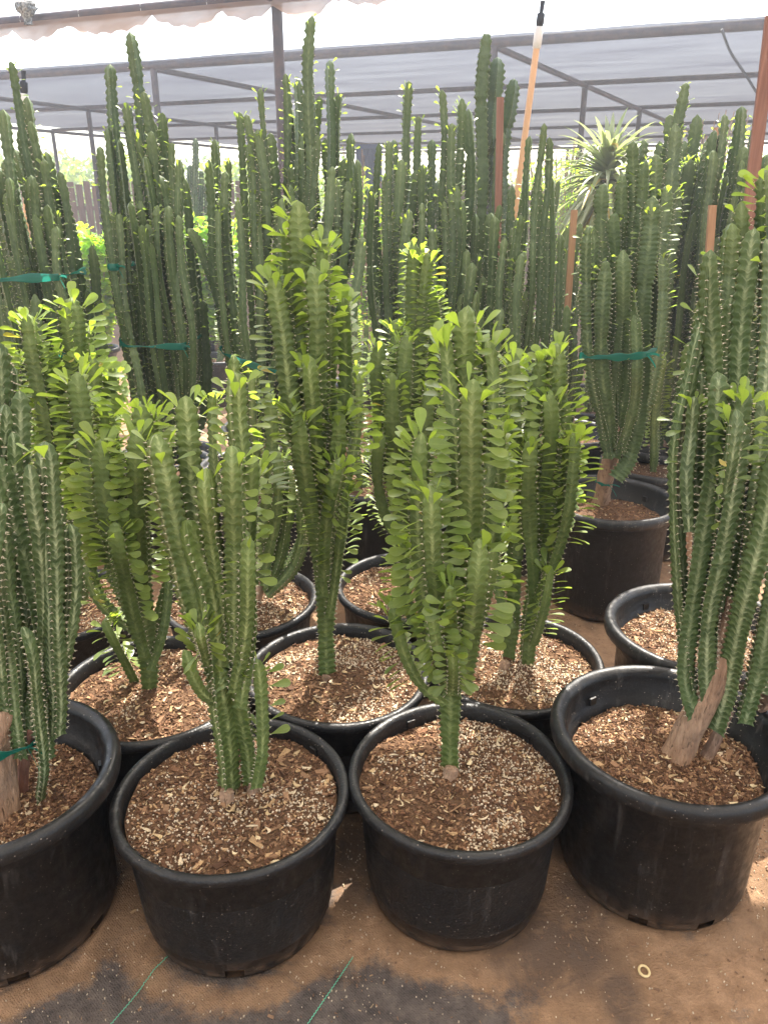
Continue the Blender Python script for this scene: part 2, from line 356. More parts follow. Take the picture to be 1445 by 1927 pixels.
def add_stem(mb, P, R, ribs=3, leaf=0.0, lstart=.35, lsize=.048, pale=.6, seed=0, lod=0, newtip=.5, redtip=False, spacing=.0165, thorn=1.0, lmat=1, base_cap=False, updir=None, phase=None):
    """one angular stem: toothed ribs, thorn pairs and rows of leaves, along the path P"""
    r = np.random.default_rng(seed)
    K = 4 if lod == 0 else 3 if lod == 1 else 2
    C, s, L = resample(catmull(P), spacing / K)
    ph0 = phase if phase is not None else ((math.pi / ribs if leaf > .2 or r.uniform() < .5 else 0) + r.normal(0, .22))
    tw = ph0 + (s / max(L, .01)) * r.normal(0, .25)
    # small wander so no stem is ruler-straight
    env = smooth01(s / .15)[:, None]
    C = C + env * np.stack([np.sin(s * r.uniform(6, 12) + r.uniform(0, 6)), np.sin(s * r.uniform(6, 12) + r.uniform(0, 6)), 0 * s], 1) * (.0028 if lod == 0 else .006)
    T, N, B = frames(C, (0, -1, 0), tw)
    tip = np.clip((L - s) / (R * 1.7), 0, 1); dome = np.sqrt(1 - (1 - tip) ** 2) * .92 + .08 * tip
    seg = 1 - (.13 if lod == 0 else .2) * np.exp(-((s / r.uniform(.16, .28) + r.uniform()) % 1 - .5) ** 2 / .006)
    rad = R * dome * seg * (1 + .05 * np.sin(s * 23 + r.uniform(0, 6))) * (.90 + .10 * smooth01(s / .18))
    rad = np.maximum(rad, R * .05)
    if lod == 2: fs = np.array([0, .3, 1.0]); fr = np.array([1.0, .72, .50])
    else: fs = np.array([0, .10, .38, 1.0]); fr = np.array([1.0, .80, .53, .42])
    if ribs == 4: fr = fr * .5 + .5 * np.maximum(fr, .75); fr[0] = 1
    if ribs >= 5: fr = .55 + .45 * fr
    half = math.pi / ribs
    ang, rr, aa = [], [], []
    for k in range(ribs):
        for f_, q in zip(fs, fr): ang.append(k * 2 * half + f_ * half); rr.append(q); aa.append(f_)
        for f_, q in zip(fs[1:-1][::-1], fr[1:-1][::-1]): ang.append((k + 1) * 2 * half - f_ * half); rr.append(q); aa.append(f_)
    ang, rr, aa = map(np.array, (ang, rr, aa)); M = len(ang)
    nph = s / spacing
    tooth = np.cos(2 * np.pi * nph) * .5 + .5
    tooth = tooth ** 1.3 if lod < 2 else tooth
    amp = .26 if lod == 0 else .32
    tipw = np.clip(1 - aa / .35, 0, 1)
    rm = rr[None, :] * (1 + (tooth[:, None] - .5) * amp * tipw[None, :]) * (1 + r.normal(0, .012, (len(s), 1)))
    rm = rm + (tooth[:, None] - .5) * .035 * (aa[None, :] > .2)
    V = C[:, None] + (rad[:, None] * rm)[..., None] * (np.cos(ang)[None, :, None] * N[:, None] + np.sin(ang)[None, :, None] * B[:, None])
    uv = np.stack([np.tile(aa, len(s)), np.repeat(nph, M)], 1)
    nw = smooth01((s - (L - .16)) / .16) * newtip
    rb = r.uniform()
    col = np.stack([np.repeat(nw, M), np.full(len(s) * M, pale), np.full(len(s) * M, rb), np.ones(len(s) * M)], 1)
    mb.add(V, grid_faces(len(s), M, True), 0, uv, col)
    end = V[-1]; idx = np.arange(M)
    mb.add(np.vstack([end, end.mean(0) + T[-1] * R * .05]), np.stack([idx, (idx + 1) % M, np.full(M, M)], 1), 3 if redtip else 0, None, (nw[-1], pale, rb, 1))
    # areoles
    nodes = np.arange(1, int(L / spacing))
    tv, tf, lv, lf, luv, lc = [], [], [], [], [], []
    nt_, nl = 0, 0
    for k in range(ribs):
        rroll = r.choice([-1, 1]) * r.uniform(.30, .75); rel = r.normal(.22, .10)
        for nd in nodes:
            i = min(len(s) - 1, int(round(nd * K)))
            if i >= len(s): continue
            d = math.cos(k * 2 * half) * N[i] + math.sin(k * 2 * half) * B[i]
            tg = np.cross(T[i], d); rp = rad[i] * (1 + amp * .5); pt = C[i] + d * rp
            if thorn > 0 and rad[i] > R * .4:
                for sg in ((-1, 1) if lod == 0 else (0,)):
                    tl = (.0058 if lod == 0 else .006) * thorn * r.uniform(.7, 1.3)
                    dd = d * .8 + tg * sg * .7 + T[i] * r.uniform(-.2, .3)
                    b0 = pt - d * .002
                    w_ = .0011 if lod == 0 else .0013
                    tv += [b0 + tg * w_, b0 - tg * w_, b0 + T[i] * w_ * 1.5, b0 + dd * tl]
                    tf += [[nt_, nt_ + 1, nt_ + 3], [nt_ + 1, nt_ + 2, nt_ + 3], [nt_ + 2, nt_, nt_ + 3]]; nt_ += 4
            fr_ = s[i] / L; near = smooth01((s[i] - (L - .07)) / .07)
            prob = min(1, leaf * 1.4) * smooth01((fr_ - lstart * .75) / .15)
            if leaf > 0: prob = max(prob, near * min(1, leaf + .5))
            if r.uniform() < prob:
                el = rel + r.normal(0, .09) + near * .75
                az = r.normal(0, .13)
                out = d * math.cos(az) + tg * math.sin(az)
                yd = out * math.cos(el) + T[i] * math.sin(el)
                xd = np.cross(yd, T[i]); xd /= np.linalg.norm(xd) + 1e-9
                roll = rroll + r.normal(0, .13 + .2 * near); zd = np.cross(xd, yd)
                xd, zd = xd * math.cos(roll) + zd * math.sin(roll), zd * math.cos(roll) - xd * math.sin(roll)
                Ls = lsize * 1.02 * r.uniform(.74, 1.15) * (1 - .25 * near * r.uniform())
                v_, u_ = leaf_verts(Ls, Ls * r.uniform(.34, .46), r.uniform(-.02, .22))
                lv.append(pt - d * .002 + v_[:, :1] * xd + v_[:, 1:2] * yd + v_[:, 2:] * zd)
                lf.append(LEAF_F + nl); nl += 24; luv.append(u_)
                lc.append(np.tile([min(1, near * .8 + r.uniform(0, .25)), r.uniform(.5, 1) if r.uniform() < .008 else 0.0, r.uniform(), 1], (24, 1)))
    if leaf > .15:                                       # the growing tip carries a crown of upright young leaves
        for k in range(int(round(leaf * 12)) if leaf < .45 else int(round(5 + leaf * 4))):
            az = r.uniform(0, 6.283); out = math.cos(az) * N[-2] + math.sin(az) * B[-2]; back = r.uniform(.2, 1.6) * R; i = max(0, int(len(s) - 1 - back / (spacing / K)))
            pt = C[i] + out * rad[i] * .8; el = r.uniform(.45, 1.25); yd = out * math.cos(el) + T[i] * math.sin(el)
            xd = np.cross(yd, T[i]); xd /= np.linalg.norm(xd) + 1e-9; roll = r.normal(0, .5); zd = np.cross(xd, yd)
            xd, zd = xd * math.cos(roll) + zd * math.sin(roll), zd * math.cos(roll) - xd * math.sin(roll)
            Ls = lsize * r.uniform(.7, 1.12); v_, u_ = leaf_verts(Ls, Ls * r.uniform(.34, .46), r.uniform(-.15, .2))
            lv.append(pt + v_[:, :1] * xd + v_[:, 1:2] * yd + v_[:, 2:] * zd); lf.append(LEAF_F + nl); nl += 24; luv.append(u_)
            lc.append(np.tile([r.uniform(.5, 1), 0, r.uniform(), 1], (24, 1)))
    if tv: mb.add(np.array(tv), np.array(tf), 2 if not redtip else 2, None, None, smooth=False)
    if lv: mb.add(np.vstack(lv), np.vstack(lf), lmat, np.vstack(luv), np.vstack(lc))

# ------------------------------------------------------------------ pots
def pot(parent, cx, cy, R=.255, h=.33, rb=.205, kind='A', seed=0, holes=(), soilz=None, lod=0):
    r = np.random.default_rng(seed); seg = 96 if lod == 0 else 48
    if kind == 'A':
        prof = [(rb * .90, .0), (rb * .985, .006), (rb, .02), (rb + .002, .034), (rb + .006, .036), (R - .024, h - .044), (R - .016, h - .040), (R - .015, h - .028), (R - .004, h - .025),
                (R, h - .020), (R, h - .007), (R - .004, h - .001), (R - .010, h), (R - .018, h - .002), (R - .022, h - .008), (R - .024, h - .03), (R - .030, h - .12), (R - .04, .06)]
    else:
        prof = [(rb * .92, .0), (rb * .99, .008), (rb, .02), (rb + .002, .03), (rb + .005, .034), (R - .045, h - .085), (R - .038, h - .080), (R - .034, h - .046), (R - .008, h - .042), (R - .002, h - .038),
                (R, h - .028), (R - .001, h - .012), (R - .006, h - .003), (R - .014, h), (R - .024, h - .003), (R - .032, h - .010), (R - .036, h - .022), (R - .038, h - .05), (R - .043, h - .055), (R - .045, h - .075),
                (R - .052, h - .078), (R - .056, h - .16), (R - .07, .06)]
    prof = np.array(prof); a = np.linspace(0, 2 * math.pi, seg, endpoint=False)
    ov = 1 + .010 * np.cos(2 * a + r.uniform(0, 6)) + .004 * np.cos(3 * a + r.uniform(0, 6))
    V = np.zeros((len(prof), seg, 3))
    V[..., 0] = cx + prof[:, 0:1] * (np.cos(a) * ov)[None]; V[..., 1] = cy + prof[:, 0:1] * (np.sin(a) * ov)[None]
    V[..., 2] = prof[:, 1:2] + .003 * np.cos(2 * a + r.uniform(0, 6))[None] * smooth01(prof[:, 1:2] / h)
    f = grid_faces(len(prof), seg, True); keep = np.ones(len(f), bool)
    for ha in holes:                                   # drainage holes cut through the wall by the base
        ring = f[:, 0] // seg; ci = f[:, 0] % seg; k0 = int(round((ha % (2 * math.pi)) / (2 * math.pi) * seg)) % seg
        keep &= ~(((ring == 1) | (ring == 2) | (ring == 3)) & (np.abs((ci - k0 + seg // 2) % seg - seg // 2) < 2))
    mb = MB(); mb.add(V, f[keep])
    ring = V[0]; idx = np.arange(seg)
    mb.add(np.vstack([ring, [cx, cy, .004]]), np.stack([(idx + 1) % seg, idx, np.full(seg, seg)], 1))
    for k in range(4):                                  # moulded lugs inside the rim
        aa = r.uniform(0, 1) + k * math.pi / 2; rr = R - (.026 if kind == 'A' else .047)
        box(mb, (cx + rr * math.cos(aa), cy + rr * math.sin(aa), h - .03 - (.03 if kind != 'A' else 0)), (.006, .02, .02), 0, rotz(aa))
    return mb.build('pot', POT_A if kind == 'A' else POT_B, parent)

def chip_block(mb, pos, L, Wd, Th, yaw, pitch, roll, cols):
    """many small bark chips at once"""
    n = len(L); base = np.array([[-1, -.7, -1], [1, -1, -1], [.8, 1, -1], [-.8, .8, -1], [-.9, -.6, 1], [1, -.8, 1], [.7, .9, 1], [-1, .9, 1]]) / 2
    v = base[None] * np.stack([L, Wd, Th], 1)[:, None]
    cy, sy = np.cos(yaw), np.sin(yaw); cp, sp = np.cos(pitch), np.sin(pitch); cr, sr = np.cos(roll), np.sin(roll)
    y1 = v[..., 1] * cr[:, None] - v[..., 2] * sr[:, None]; z1 = v[..., 1] * sr[:, None] + v[..., 2] * cr[:, None]
    x2 = v[..., 0] * cp[:, None] + z1 * sp[:, None]; z2 = -v[..., 0] * sp[:, None] + z1 * cp[:, None]
    x3 = x2 * cy[:, None] - y1 * sy[:, None]; y3 = x2 * sy[:, None] + y1 * cy[:, None]
    V = np.stack([x3, y3, z2], -1) + pos[:, None]
    f = np.array([[0, 3, 2, 1], [4, 5, 6, 7], [0, 1, 5, 4], [1, 2, 6, 5], [2, 3, 7, 6], [3, 0, 4, 7]])
    Fc = (f[None] + (np.arange(n) * 8)[:, None, None]).reshape(-1, 4)
    mb.add(V, Fc, 1, None, np.repeat(np.hstack([cols, np.ones((n, 1))]), 8, 0), smooth=False)
def bits(r, n, perl):
    """colours and sizes for n pieces, a share perl of them perlite"""
    P = [(.15, .075, .04), (.24, .135, .075), (.085, .042, .024), (.42, .27, .14), (.31, .18, .10)]
    cols = np.array(P)[r.choice(5, n, p=[.32, .26, .2, .08, .14])] * r.uniform(.7, 1.2, (n, 1))
    L = r.uniform(.003, .013, n) * np.where(r.uniform(0, 1, n) < .05, r.uniform(1.8, 3.2, n), 1); Wd = L * r.uniform(.22, .6, n); Th = r.uniform(.001, .004, n)
    k = r.uniform(0, 1, n) < perl
    cols[k] = np.array([.68, .56, .41]) * r.uniform(.7, 1.1, (k.sum(), 1))
    L[k] = r.uniform(.0016, .0050, k.sum()); Wd[k] = L[k] * .85; Th[k] = L[k] * .8
    sh = (r.uniform(0, 1, n) < .035) & ~k
    cols[sh] = np.array([.60, .45, .27]) * r.uniform(.7, 1.1, (sh.sum(), 1)); L[sh] = r.uniform(.008, .024, sh.sum()); Wd[sh] = .0035; Th[sh] = .001
    return cols, L, Wd, Th
def soil(parent, cx, cy, rad, z, n=2600, perl=.5, seed=0, mound=.012):
    r = np.random.default_rng(seed + 99); mb = MB(); nr, na = 26, 72
    q = np.linspace(0, 1, nr)[:, None] ** .8; a = np.linspace(0, 2 * math.pi, na, endpoint=False)[None]
    X = cx + q * rad * np.cos(a); Y = cy + q * rad * np.sin(a)
    def hz(X, Y):
        rr = np.hypot(X - cx, Y - cy) / rad
        return z + mound * (1 - rr ** 2) + .022 * (fbm(X * 22, Y * 22, 4, seed) - .47) + .02 * (fbm(X * 6, Y * 6, 2, seed + 5) - .4)
    mb.add(np.stack([X, Y, hz(X, Y)], -1), grid_faces(nr, na, True), 0)
    qq = np.sqrt(r.uniform(0, 1, n)) * rad * .985; aa = r.uniform(0, 2 * math.pi, n)
    x, y = cx + qq * np.cos(aa), cy + qq * np.sin(aa)
    cols, L, Wd, Th = bits(r, n, perl)
    # perlite gathers in patches
    pm = fbm(x * 9, y * 9, 3, seed + 11); isP = (cols[:, 0] > .44) & (L < .0053)
    ok = ~isP | (pm > r.uniform(.38, .56, n))
    pos = np.stack([x, y, hz(x, y) + .001 + Th * .3], 1)
    chip_block(mb, pos[ok], L[ok], Wd[ok], Th[ok], r.uniform(0, 6.3, ok.sum()), r.normal(0, .3, ok.sum()), r.normal(0, .4, ok.sum()), cols[ok])
    if n > 2000:                                         # curled dry leaves and shavings lying on top
        for k in range(34):
            q_ = math.sqrt(r.uniform()) * rad * .93; a_ = r.uniform(0, 6.28); px_, py_ = cx + q_ * math.cos(a_), cy + q_ * math.sin(a_)
            L_ = r.uniform(.010, .026); t = np.linspace(-1, 1, 7)[:, None]; yaw = r.uniform(0, 6.28); w = .0035 * (1 - t ** 2 * .8) * r.uniform(.6, 1.6); bend = r.uniform(-.5, .5)
            d_ = np.array([math.cos(yaw), math.sin(yaw), 0]); n_ = np.array([-math.sin(yaw), math.cos(yaw), 0])
            C_ = np.array([px_, py_, float(hz(np.array(px_), np.array(py_))) + .004]) + d_ * t * L_ * .5 + n_ * t ** 2 * L_ * bend + np.array([0, 0, 1]) * t ** 2 * L_ * r.uniform(0, .3)
            up = np.array([0, 0, .0016]); V_ = np.stack([C_ - n_ * w, C_ + up, C_ + n_ * w], 1); V2 = V_ - up * .6
            c_ = np.array([(.72, .58, .36), (.55, .40, .22), (.62, .50, .34)][r.integers(3)]) * r.uniform(.8, 1.1)
            for W2 in (V_, V2): mb.add(W2, grid_faces(7, 3), 1, None, (*c_, 1), smooth=False)
    return mb.build('soil', [SOIL, BITS], parent)

def trunk(parent, P, r0, r1, mtl=None, seed=0, name='trunk'):
    r = np.random.default_rng(seed); C, s, L = resample(catmull(P), .006); T, N, B = frames(C)
    M = 30; a = np.linspace(0, 2 * math.pi, M, endpoint=False)
    rad = (r0 + (r1 - r0) * s / L)[:, None] * (1 + .22 * (fbm(np.tile(np.cos(a) * 1.3 + 5, (len(s), 1)), np.tile(s[:, None] * 9, (1, M)), 3, seed) - .45) * 2 + .10 * np.cos(3 * a)[None] + .05 * np.cos(7 * a + 1)[None])
    rad *= 1 + .16 * (fbm(np.tile(a * 3.2, (len(s), 1)), np.tile(s[:, None] * 30, (1, M)), 4, seed + 3) - .47)
    rad *= (1 + .35 * np.exp(-s / .02))[:, None]
    V = C[:, None] + rad[..., None] * (np.cos(a)[None, :, None] * N[:, None] + np.sin(a)[None, :, None] * B[:, None])
    mb = MB(); mb.add(V, grid_faces(len(s), M, True)); idx = np.arange(M)
    mb.add(np.vstack([V[-1], C[-1] + T[-1] * r1 * .4]), np.stack([idx, (idx + 1) % M, np.full(M, M)], 1))
    return mb.build(name, mtl or BARK, parent)

def tape(parent, c, rx, ry, w=.028, tilt=0.0, seed=0, tail=True):
    """a loop of garden tape hugging the parent's stems at the height of c"""
    r = np.random.default_rng(seed); n = 72; pts = []
    for o in parent.children:
        if o.name.split('.')[0] in ('stem', 'trunk'):
            me = o.data; v = np.empty(len(me.vertices) * 3); me.vertices.foreach_get('co', v); v = v.reshape(-1, 3)
            if o.name.startswith('stem'):
                nf = np.zeros(len(v), bool); mi = np.empty(len(me.polygons), int); me.polygons.foreach_get('material_index', mi)
                ls = np.empty(len(me.polygons), int); me.polygons.foreach_get('loop_start', ls); lvx = np.empty(len(me.loops), int); me.loops.foreach_get('vertex_index', lvx)
                nf[lvx[ls[mi == 0]]] = True; v = v[nf]
            k = (np.abs(v[:, 2] - c[2] - tilt * (v[:, 0] - c[0])) < w * .8) & (np.abs(v[:, 0] - c[0]) < rx * 1.35); pts.append(v[k, :2])
    Q = np.vstack(pts)
    if len(Q) < 6: a = np.linspace(0, 6.28, 24); Q = np.stack([c[0] + rx * np.cos(a), c[1] + ry * np.sin(a)], 1)
    Q = sorted(set(map(tuple, np.round(Q, 4))))
    def half(Q):
        h = []
        for q in Q:
            while len(h) > 1 and (h[-1][0] - h[-2][0]) * (q[1] - h[-2][1]) - (h[-1][1] - h[-2][1]) * (q[0] - h[-2][0]) <= 0: h.pop()
            h.append(q)
        return h[:-1]
    Hh = np.array(half(Q) + half(Q[::-1])); m_ = Hh.mean(0); Hc = np.vstack([Hh, Hh[:1]])
    d = np.r_[0, np.cumsum(np.linalg.norm(np.diff(Hc, axis=0), axis=1))]; s_ = np.linspace(0, d[-1], n, endpoint=False)
    L = np.stack([np.interp(s_, d, Hc[:, 0]), np.interp(s_, d, Hc[:, 1])], 1)
    nrm = (L - m_) / np.linalg.norm(L - m_, axis=1)[:, None]; L = L + nrm * .004
    a = np.arange(n) / n * 2 * math.pi; rows = []; w = w * .62
    for k, q in enumerate((-.5, -.25, 0, .25, .5)):
        z = c[2] + q * w * (1 + .45 * np.sin(3 * a + seed) + .2 * np.sin(11 * a)) + tilt * (L[:, 0] - c[0]) + .004 * np.sin(4 * a + k)
        rows.append(np.column_stack([L + nrm * .002 * (k % 2), z]))
    mb = MB(); mb.add(np.array(rows), grid_faces(5, n, True))
    if tail:
        i = int(np.argmax(L @ np.array([.6, -.8]))); p0 = np.array([L[i, 0], L[i, 1], c[2] + tilt * (L[i, 0] - c[0])])
        for dd in ((.04, -.02, .02), (.03, -.025, -.02)):
            t = np.linspace(0, 1, 8)[:, None]; l = p0 + t * np.array(dd) + t ** 2 * np.array([.0, 0, -.02])
            mb.add(np.stack([l + [0, 0, w * .2], l - [0, 0, w * .2]], 0), grid_faces(2, 8))
    return mb.build('tie_tape', TAPE, parent)

# ------------------------------------------------------------------ potted plants measured in the photograph
PLANT_SEED = [100]
def plant(label, pc, kindpot, stems, soil_drop=.05, style='A', group='potted cactus plants in black nursery pots', potcfg=None, perl=.5, nbits=5979,
          lod=0, trunks=(), tapes=(), name='potted_cactus', leafmat=None, holes=(), pale=.7, newtip=.6, redtip=False, lsize=.048, dzdef=0.0, stumps=()):
    """pc = pixel of the rim's centre; stems = (pixel path, half width px, leafiness, leaf start, depth offset at tip)"""
    PLANT_SEED[0] += 17; sd_ = PLANT_SEED[0]; r = np.random.default_rng(sd_)
    R, h, rb = potcfg or ((.255, .33, .205) if kindpot == 'A' else (.27, .40, .215))
    c = at_z(pc[0], pc[1], h); cx, cy = c[0], c[1]
    root = empty(name, (cx, cy, 0), label, 'potted plant', group)
    pot(root, cx, cy, R, h, rb, kindpot, sd_, holes, lod=lod)
    zs = h - soil_drop; srad = R - (.026 if kindpot == 'A' else .056)
    soil(root, cx, cy, srad, zs, nbits, perl, sd_)
    smat = {'A': STEM_A, 'B': STEM_B, 'C': STEM_C}[style]; lm = leafmat or (LEAF if style == 'A' else LEAF_D)
    for k, st in enumerate(stems):
        pts, hw, lf = st[0], st[1], st[2]; ls = st[3] if len(st) > 3 else .4; dz = st[4] if len(st) > 4 else dzdef; opt = st[5] if len(st) > 5 else {}
        n = len(pts); P = []
        for j, (x, y) in enumerate(pts):
            t = j / (n - 1)
            if j == 0 and opt.get('ground', False):
                q = at_z(x, y, zs - .01); Y0 = q[1]; P.append(q); continue
            Yb = Y0 if opt.get('ground', False) else (cy + opt.get('y0', 0))
            P.append(at_y(x, y, Yb + dz * smooth01(t * 1.4)))
        dm = np.mean([depth(q) for q in P]); Rm = hw / F * dm / .80
        mb = MB()
        add_stem(mb, P, Rm, opt.get('ribs', int(r.choice([3, 3, 4]))), lf, ls, opt.get('lsize', lsize), opt.get('pale', pale) * r.uniform(.7, 1.2), sd_ + k * 3, lod, opt.get('newtip', newtip),
                 redtip, spacing=opt.get('spacing', .0165 if lod < 2 else .02), phase=opt.get('phase'), thorn=opt.get('thorn', 1.0))
        mb.build('stem', [smat, lm, THORN, REDTIP], root)
    for (pts, r0, r1, m_) in trunks:
        P = [at_z(pts[0][0], pts[0][1], zs - .015)]; P += [at_y(x, y, P[0][1] * (1 - q) + (cy) * q) for q, (x, y) in zip(np.linspace(.3, 1, len(pts) - 1), pts[1:])]
        trunk(root, P, r0, r1, m_, sd_)
    for (x, y, s_) in stumps:
        q = at_z(x, y, zs); trunk(root, [q - [0, 0, .02], q + [0, 0, .008], q + [.004, .003, s_ * 1.7]], s_, s_ * .7, BARK, sd_, 'cut_stub')
    for tp in tapes:
        x, y, rxp, ryf, w_ = tp[:5]; q = at_y(x, y, cy + (tp[6] if len(tp) > 6 else 0)); rx = rxp / F * depth(q)
        tape(root, q, rx, rx * ryf, w_, tp[5] if len(tp) > 5 else 0, sd_)
    return root, (cx, cy, zs)

def tall(label, base, Yc, tips, n_extra=6, hw=11, style='B', leaf=.25, potr=(.27, .43, .22), box_=None, lod=1, tapes=(), pale=.5, spread=.16, trunk_px=None, trunkm=None, group='tall potted cactus plants behind the front pots', extra_paths=(), perl=.2, showpot=True, lsize=.025, newtip=.3, seedadd=0, fork=.28, wide=False):
    """a many-stemmed candelabra: base = pixel x of the pot's centre, tips = pixels of the stem tips"""
    PLANT_SEED[0] += 17; sd_ = PLANT_SEED[0] + seedadd; r = np.random.default_rng(sd_)
    R, h, rb = potr; cx = (base - W_ / 2) / F * (Yc * CP + (CAM_H - h) * SP); cy = Yc
    root = empty('potted_cactus', (cx, cy, 0), label, 'potted plant', group)
    pot(root, cx, cy, R, h, rb, 'B', sd_, lod=1); zs = h - .08
    soil(root, cx, cy, R - .056, zs, 700, perl, sd_)
    zt = zs + fork * .6
    trunk(root, [(cx, cy, zs - .02), (cx + .01, cy, zs + .1), (cx, cy, zt + .05)], .034, .028, trunkm or BARK, sd_)
    T_ = [np.array(at_y(x, y, cy + r.uniform(-spread, spread))) for x, y in tips]
    lo, hi = min(t[0] for t in T_), max(t[0] for t in T_); zmx = max(t[2] for t in T_); zmed = np.median([t[2] for t in T_])
    for t in list(T_):                                  # short side branches pressed against the taller stems
        if r.uniform() < .75: T_.append(t + np.array([r.normal(0, .045), -r.uniform(.02, .09), -r.uniform(.12, .45)]))
    nx = int(n_extra * 2.2)
    for k in range(nx):
        T_.append(np.array([r.uniform(lo, hi) if nx < 3 else lo + (hi - lo) * (.12 + .76 * (k + .5) / nx + r.normal(0, .03)), cy - r.uniform(.02, spread + .04), zs + (zmed - zs) * r.uniform(.45, .98)]))
    mats_ = [{'A': STEM_A, 'B': STEM_B, 'C': STEM_C}[style], LEAF_D if style != 'A' else LEAF, THORN, REDTIP]
    for k, t in enumerate(T_):
        dx, dy = t[0] - cx, t[1] - cy; b0 = np.array([cx + np.clip(dx, -.05, .05) * .4, cy + dy * .1, zt - r.uniform(0, .12)])
        H = t[2] - b0[2]; q = .93 + r.normal(0, .03)
        P = [b0, b0 + [dx * (.5 if wide else .25), dy * .4, H * .09 + .02], b0 + [dx * (.82 if wide else .55), dy * .75, H * .28], b0 + [dx * (.94 if wide else .82), dy, H * .55], b0 + [dx * q, dy, H * .8], t]
        mb = MB(); Rm = hw * .74 / F * depth(t) / .86 * r.uniform(.7, 1.25)
        add_stem(mb, P, Rm, int(r.choice([3, 3, 4])), leaf * r.uniform(.1, .9), r.uniform(.2, .8), lsize, pale * r.uniform(.5, 1.3), sd_ + k * 5, lod, newtip, spacing=.026, thorn=1.2)
        mb.build('stem', mats_, root)
    for pts, hw_, lf in extra_paths:
        P = [at_y(x, y, cy - .05) for x, y in pts]; mb = MB()
        add_stem(mb, P, hw_ / F * depth(P[0]) / .86, 3, lf, .5, lsize, pale, sd_ + 77, lod); mb.build('stem', mats_, root)
    for tp in tapes:
        x, y, rxp, ryf, w_ = tp[:5]; q = at_y(x, y, cy); rx = rxp / F * depth(q); tape(root, q, rx, rx * ryf, w_, tp[5] if len(tp) > 5 else 0, sd_)
    return root

G = dict(ground=True)
# --- front row, left: marbled plant with reddish tips
plant('white-streaked cactus with reddish stem tips in the scuffed pot cut by the left edge', (-25, 1447), 'B', [
    ([(85, 1430), (85, 1290), (72, 1170), (40, 1050), (10, 960), (-5, 860)], 19, .05, .9, .0),
    ([(107, 1380), (112, 1300), (105, 1200), (98, 1100), (92, 980), (90, 880), (86, 830)], 17, .03, .9, -.03),
    ([(95, 1310), (122, 1215), (137, 1100), (134, 985)], 14, .0, .9, .02),
    ([(60, 1380), (68, 1220), (60, 1050), (45, 900), (38, 735)], 15, .0, .9, .05),
    ([(40, 1420), (25, 1250), (15, 1080), (2, 930), (-5, 800), (-14, 640)], 17, .05, .9, .06),
    ([(45, 1420), (30, 1290), (15, 1150), (0, 1000), (-12, 900)], 17, .0, .9, -.06),
    ([(75, 1505), (80, 1440), (70, 1330), (58, 1240), (40, 1180)], 11, .0, .9, -.08),
    ([(70, 1350), (78, 1180), (74, 1020), (64, 940), (57, 873)], 14, .0, .9, -.05),
    ([(10, 1400), (-20, 1200), (-30, 1000), (-30, 800)], 18, .0, .9, .0),
    ([(30, 1400), (48, 1220), (40, 1080), (30, 940), (24, 812)], 13, .0, .9, .02),
    ([(100, 1330), (118, 1240), (112, 1130), (108, 1040), (110, 950)], 12, .0, .9, .07),
    ([(20, 1380), (5, 1250), (-15, 1100), (5, 945)], 13, .0, .9, -.09),
    ([(25, 1400), (20, 1200), (24, 1000), (20, 850), (8, 650)], 13, .0, .9, .08),
    ([(50, 1350), (52, 1150), (42, 950), (30, 800), (26, 690)], 12, .0, .9, .10),
    ([(0, 1380), (-5, 1150), (0, 950), (12, 820), (15, 760)], 13, .0, .9, .03),
], style='C', pale=1.1, redtip=True, soil_drop=.10, perl=.12, trunks=[([(5, 1545), (0, 1470), (-5, 1390), (20, 1330)], .034, .028, BARK), ([(42, 1500), (45, 1440), (60, 1370)], .012, .010, REDWOOD), ([(20, 1420), (60, 1375), (85, 1330)], .010, .009, BARK)],
    tapes=[(10, 1408, 40, .8, .022, .1, -.02)], holes=(-1.15, -.3), newtip=.1)
# --- front row, second pot
plant('thick-stemmed cactus rising from two bases with few leaves, in the front pot second from left', (437, 1484), 'A', [
    ([(430, 1500), (425, 1400), (412, 1300), (400, 1200), (385, 1100), (364, 1030), (352, 978)], 25, .12, .75, -.05, dict(ground=True, ribs=3)),
    ([(415, 1290), (380, 1180), (345, 1060), (318, 950), (300, 870), (290, 818)], 24, .18, .6, -.01),
    ([(420, 1250), (400, 1130), (380, 1000), (364, 900), (354, 800), (347, 745)], 21, .35, .7, .05),
    ([(445, 1240), (447, 1100), (440, 980), (436, 900), (434, 838)], 21, .22, .8, -.05),
    ([(440, 1200), (450, 1050), (450, 900), (443, 780), (444, 700)], 20, .2, .85, .04),
    ([(425, 1180), (408, 1040), (394, 950), (388, 880)], 16, .2, .8, -.06),
    ([(455, 1330), (474, 1200), (472, 1080), (474, 960), (478, 860)], 15, .45, .6, .03),
    ([(475, 1487), (468, 1410), (456, 1320), (447, 1238)], 18, .03, .9, -.02, dict(ground=True)),
    ([(480, 1480), (494, 1400), (490, 1310), (482, 1240)], 13, .3, .4, .02),
    ([(405, 1320), (380, 1300), (360, 1260), (350, 1222)], 12, .1, .6, -.05),
    ([(400, 1270), (384, 1230), (374, 1200), (372, 1172)], 11, .55, .2, -.08),
    ([(440, 1300), (462, 1180), (468, 1090), (470, 1008)], 14, .3, .7, -.04),
], perl=.42, lsize=.042, stumps=[(426, 1512, .019), (476, 1496, .015)], pale=.95, holes=(-1.5,), soil_drop=.035)
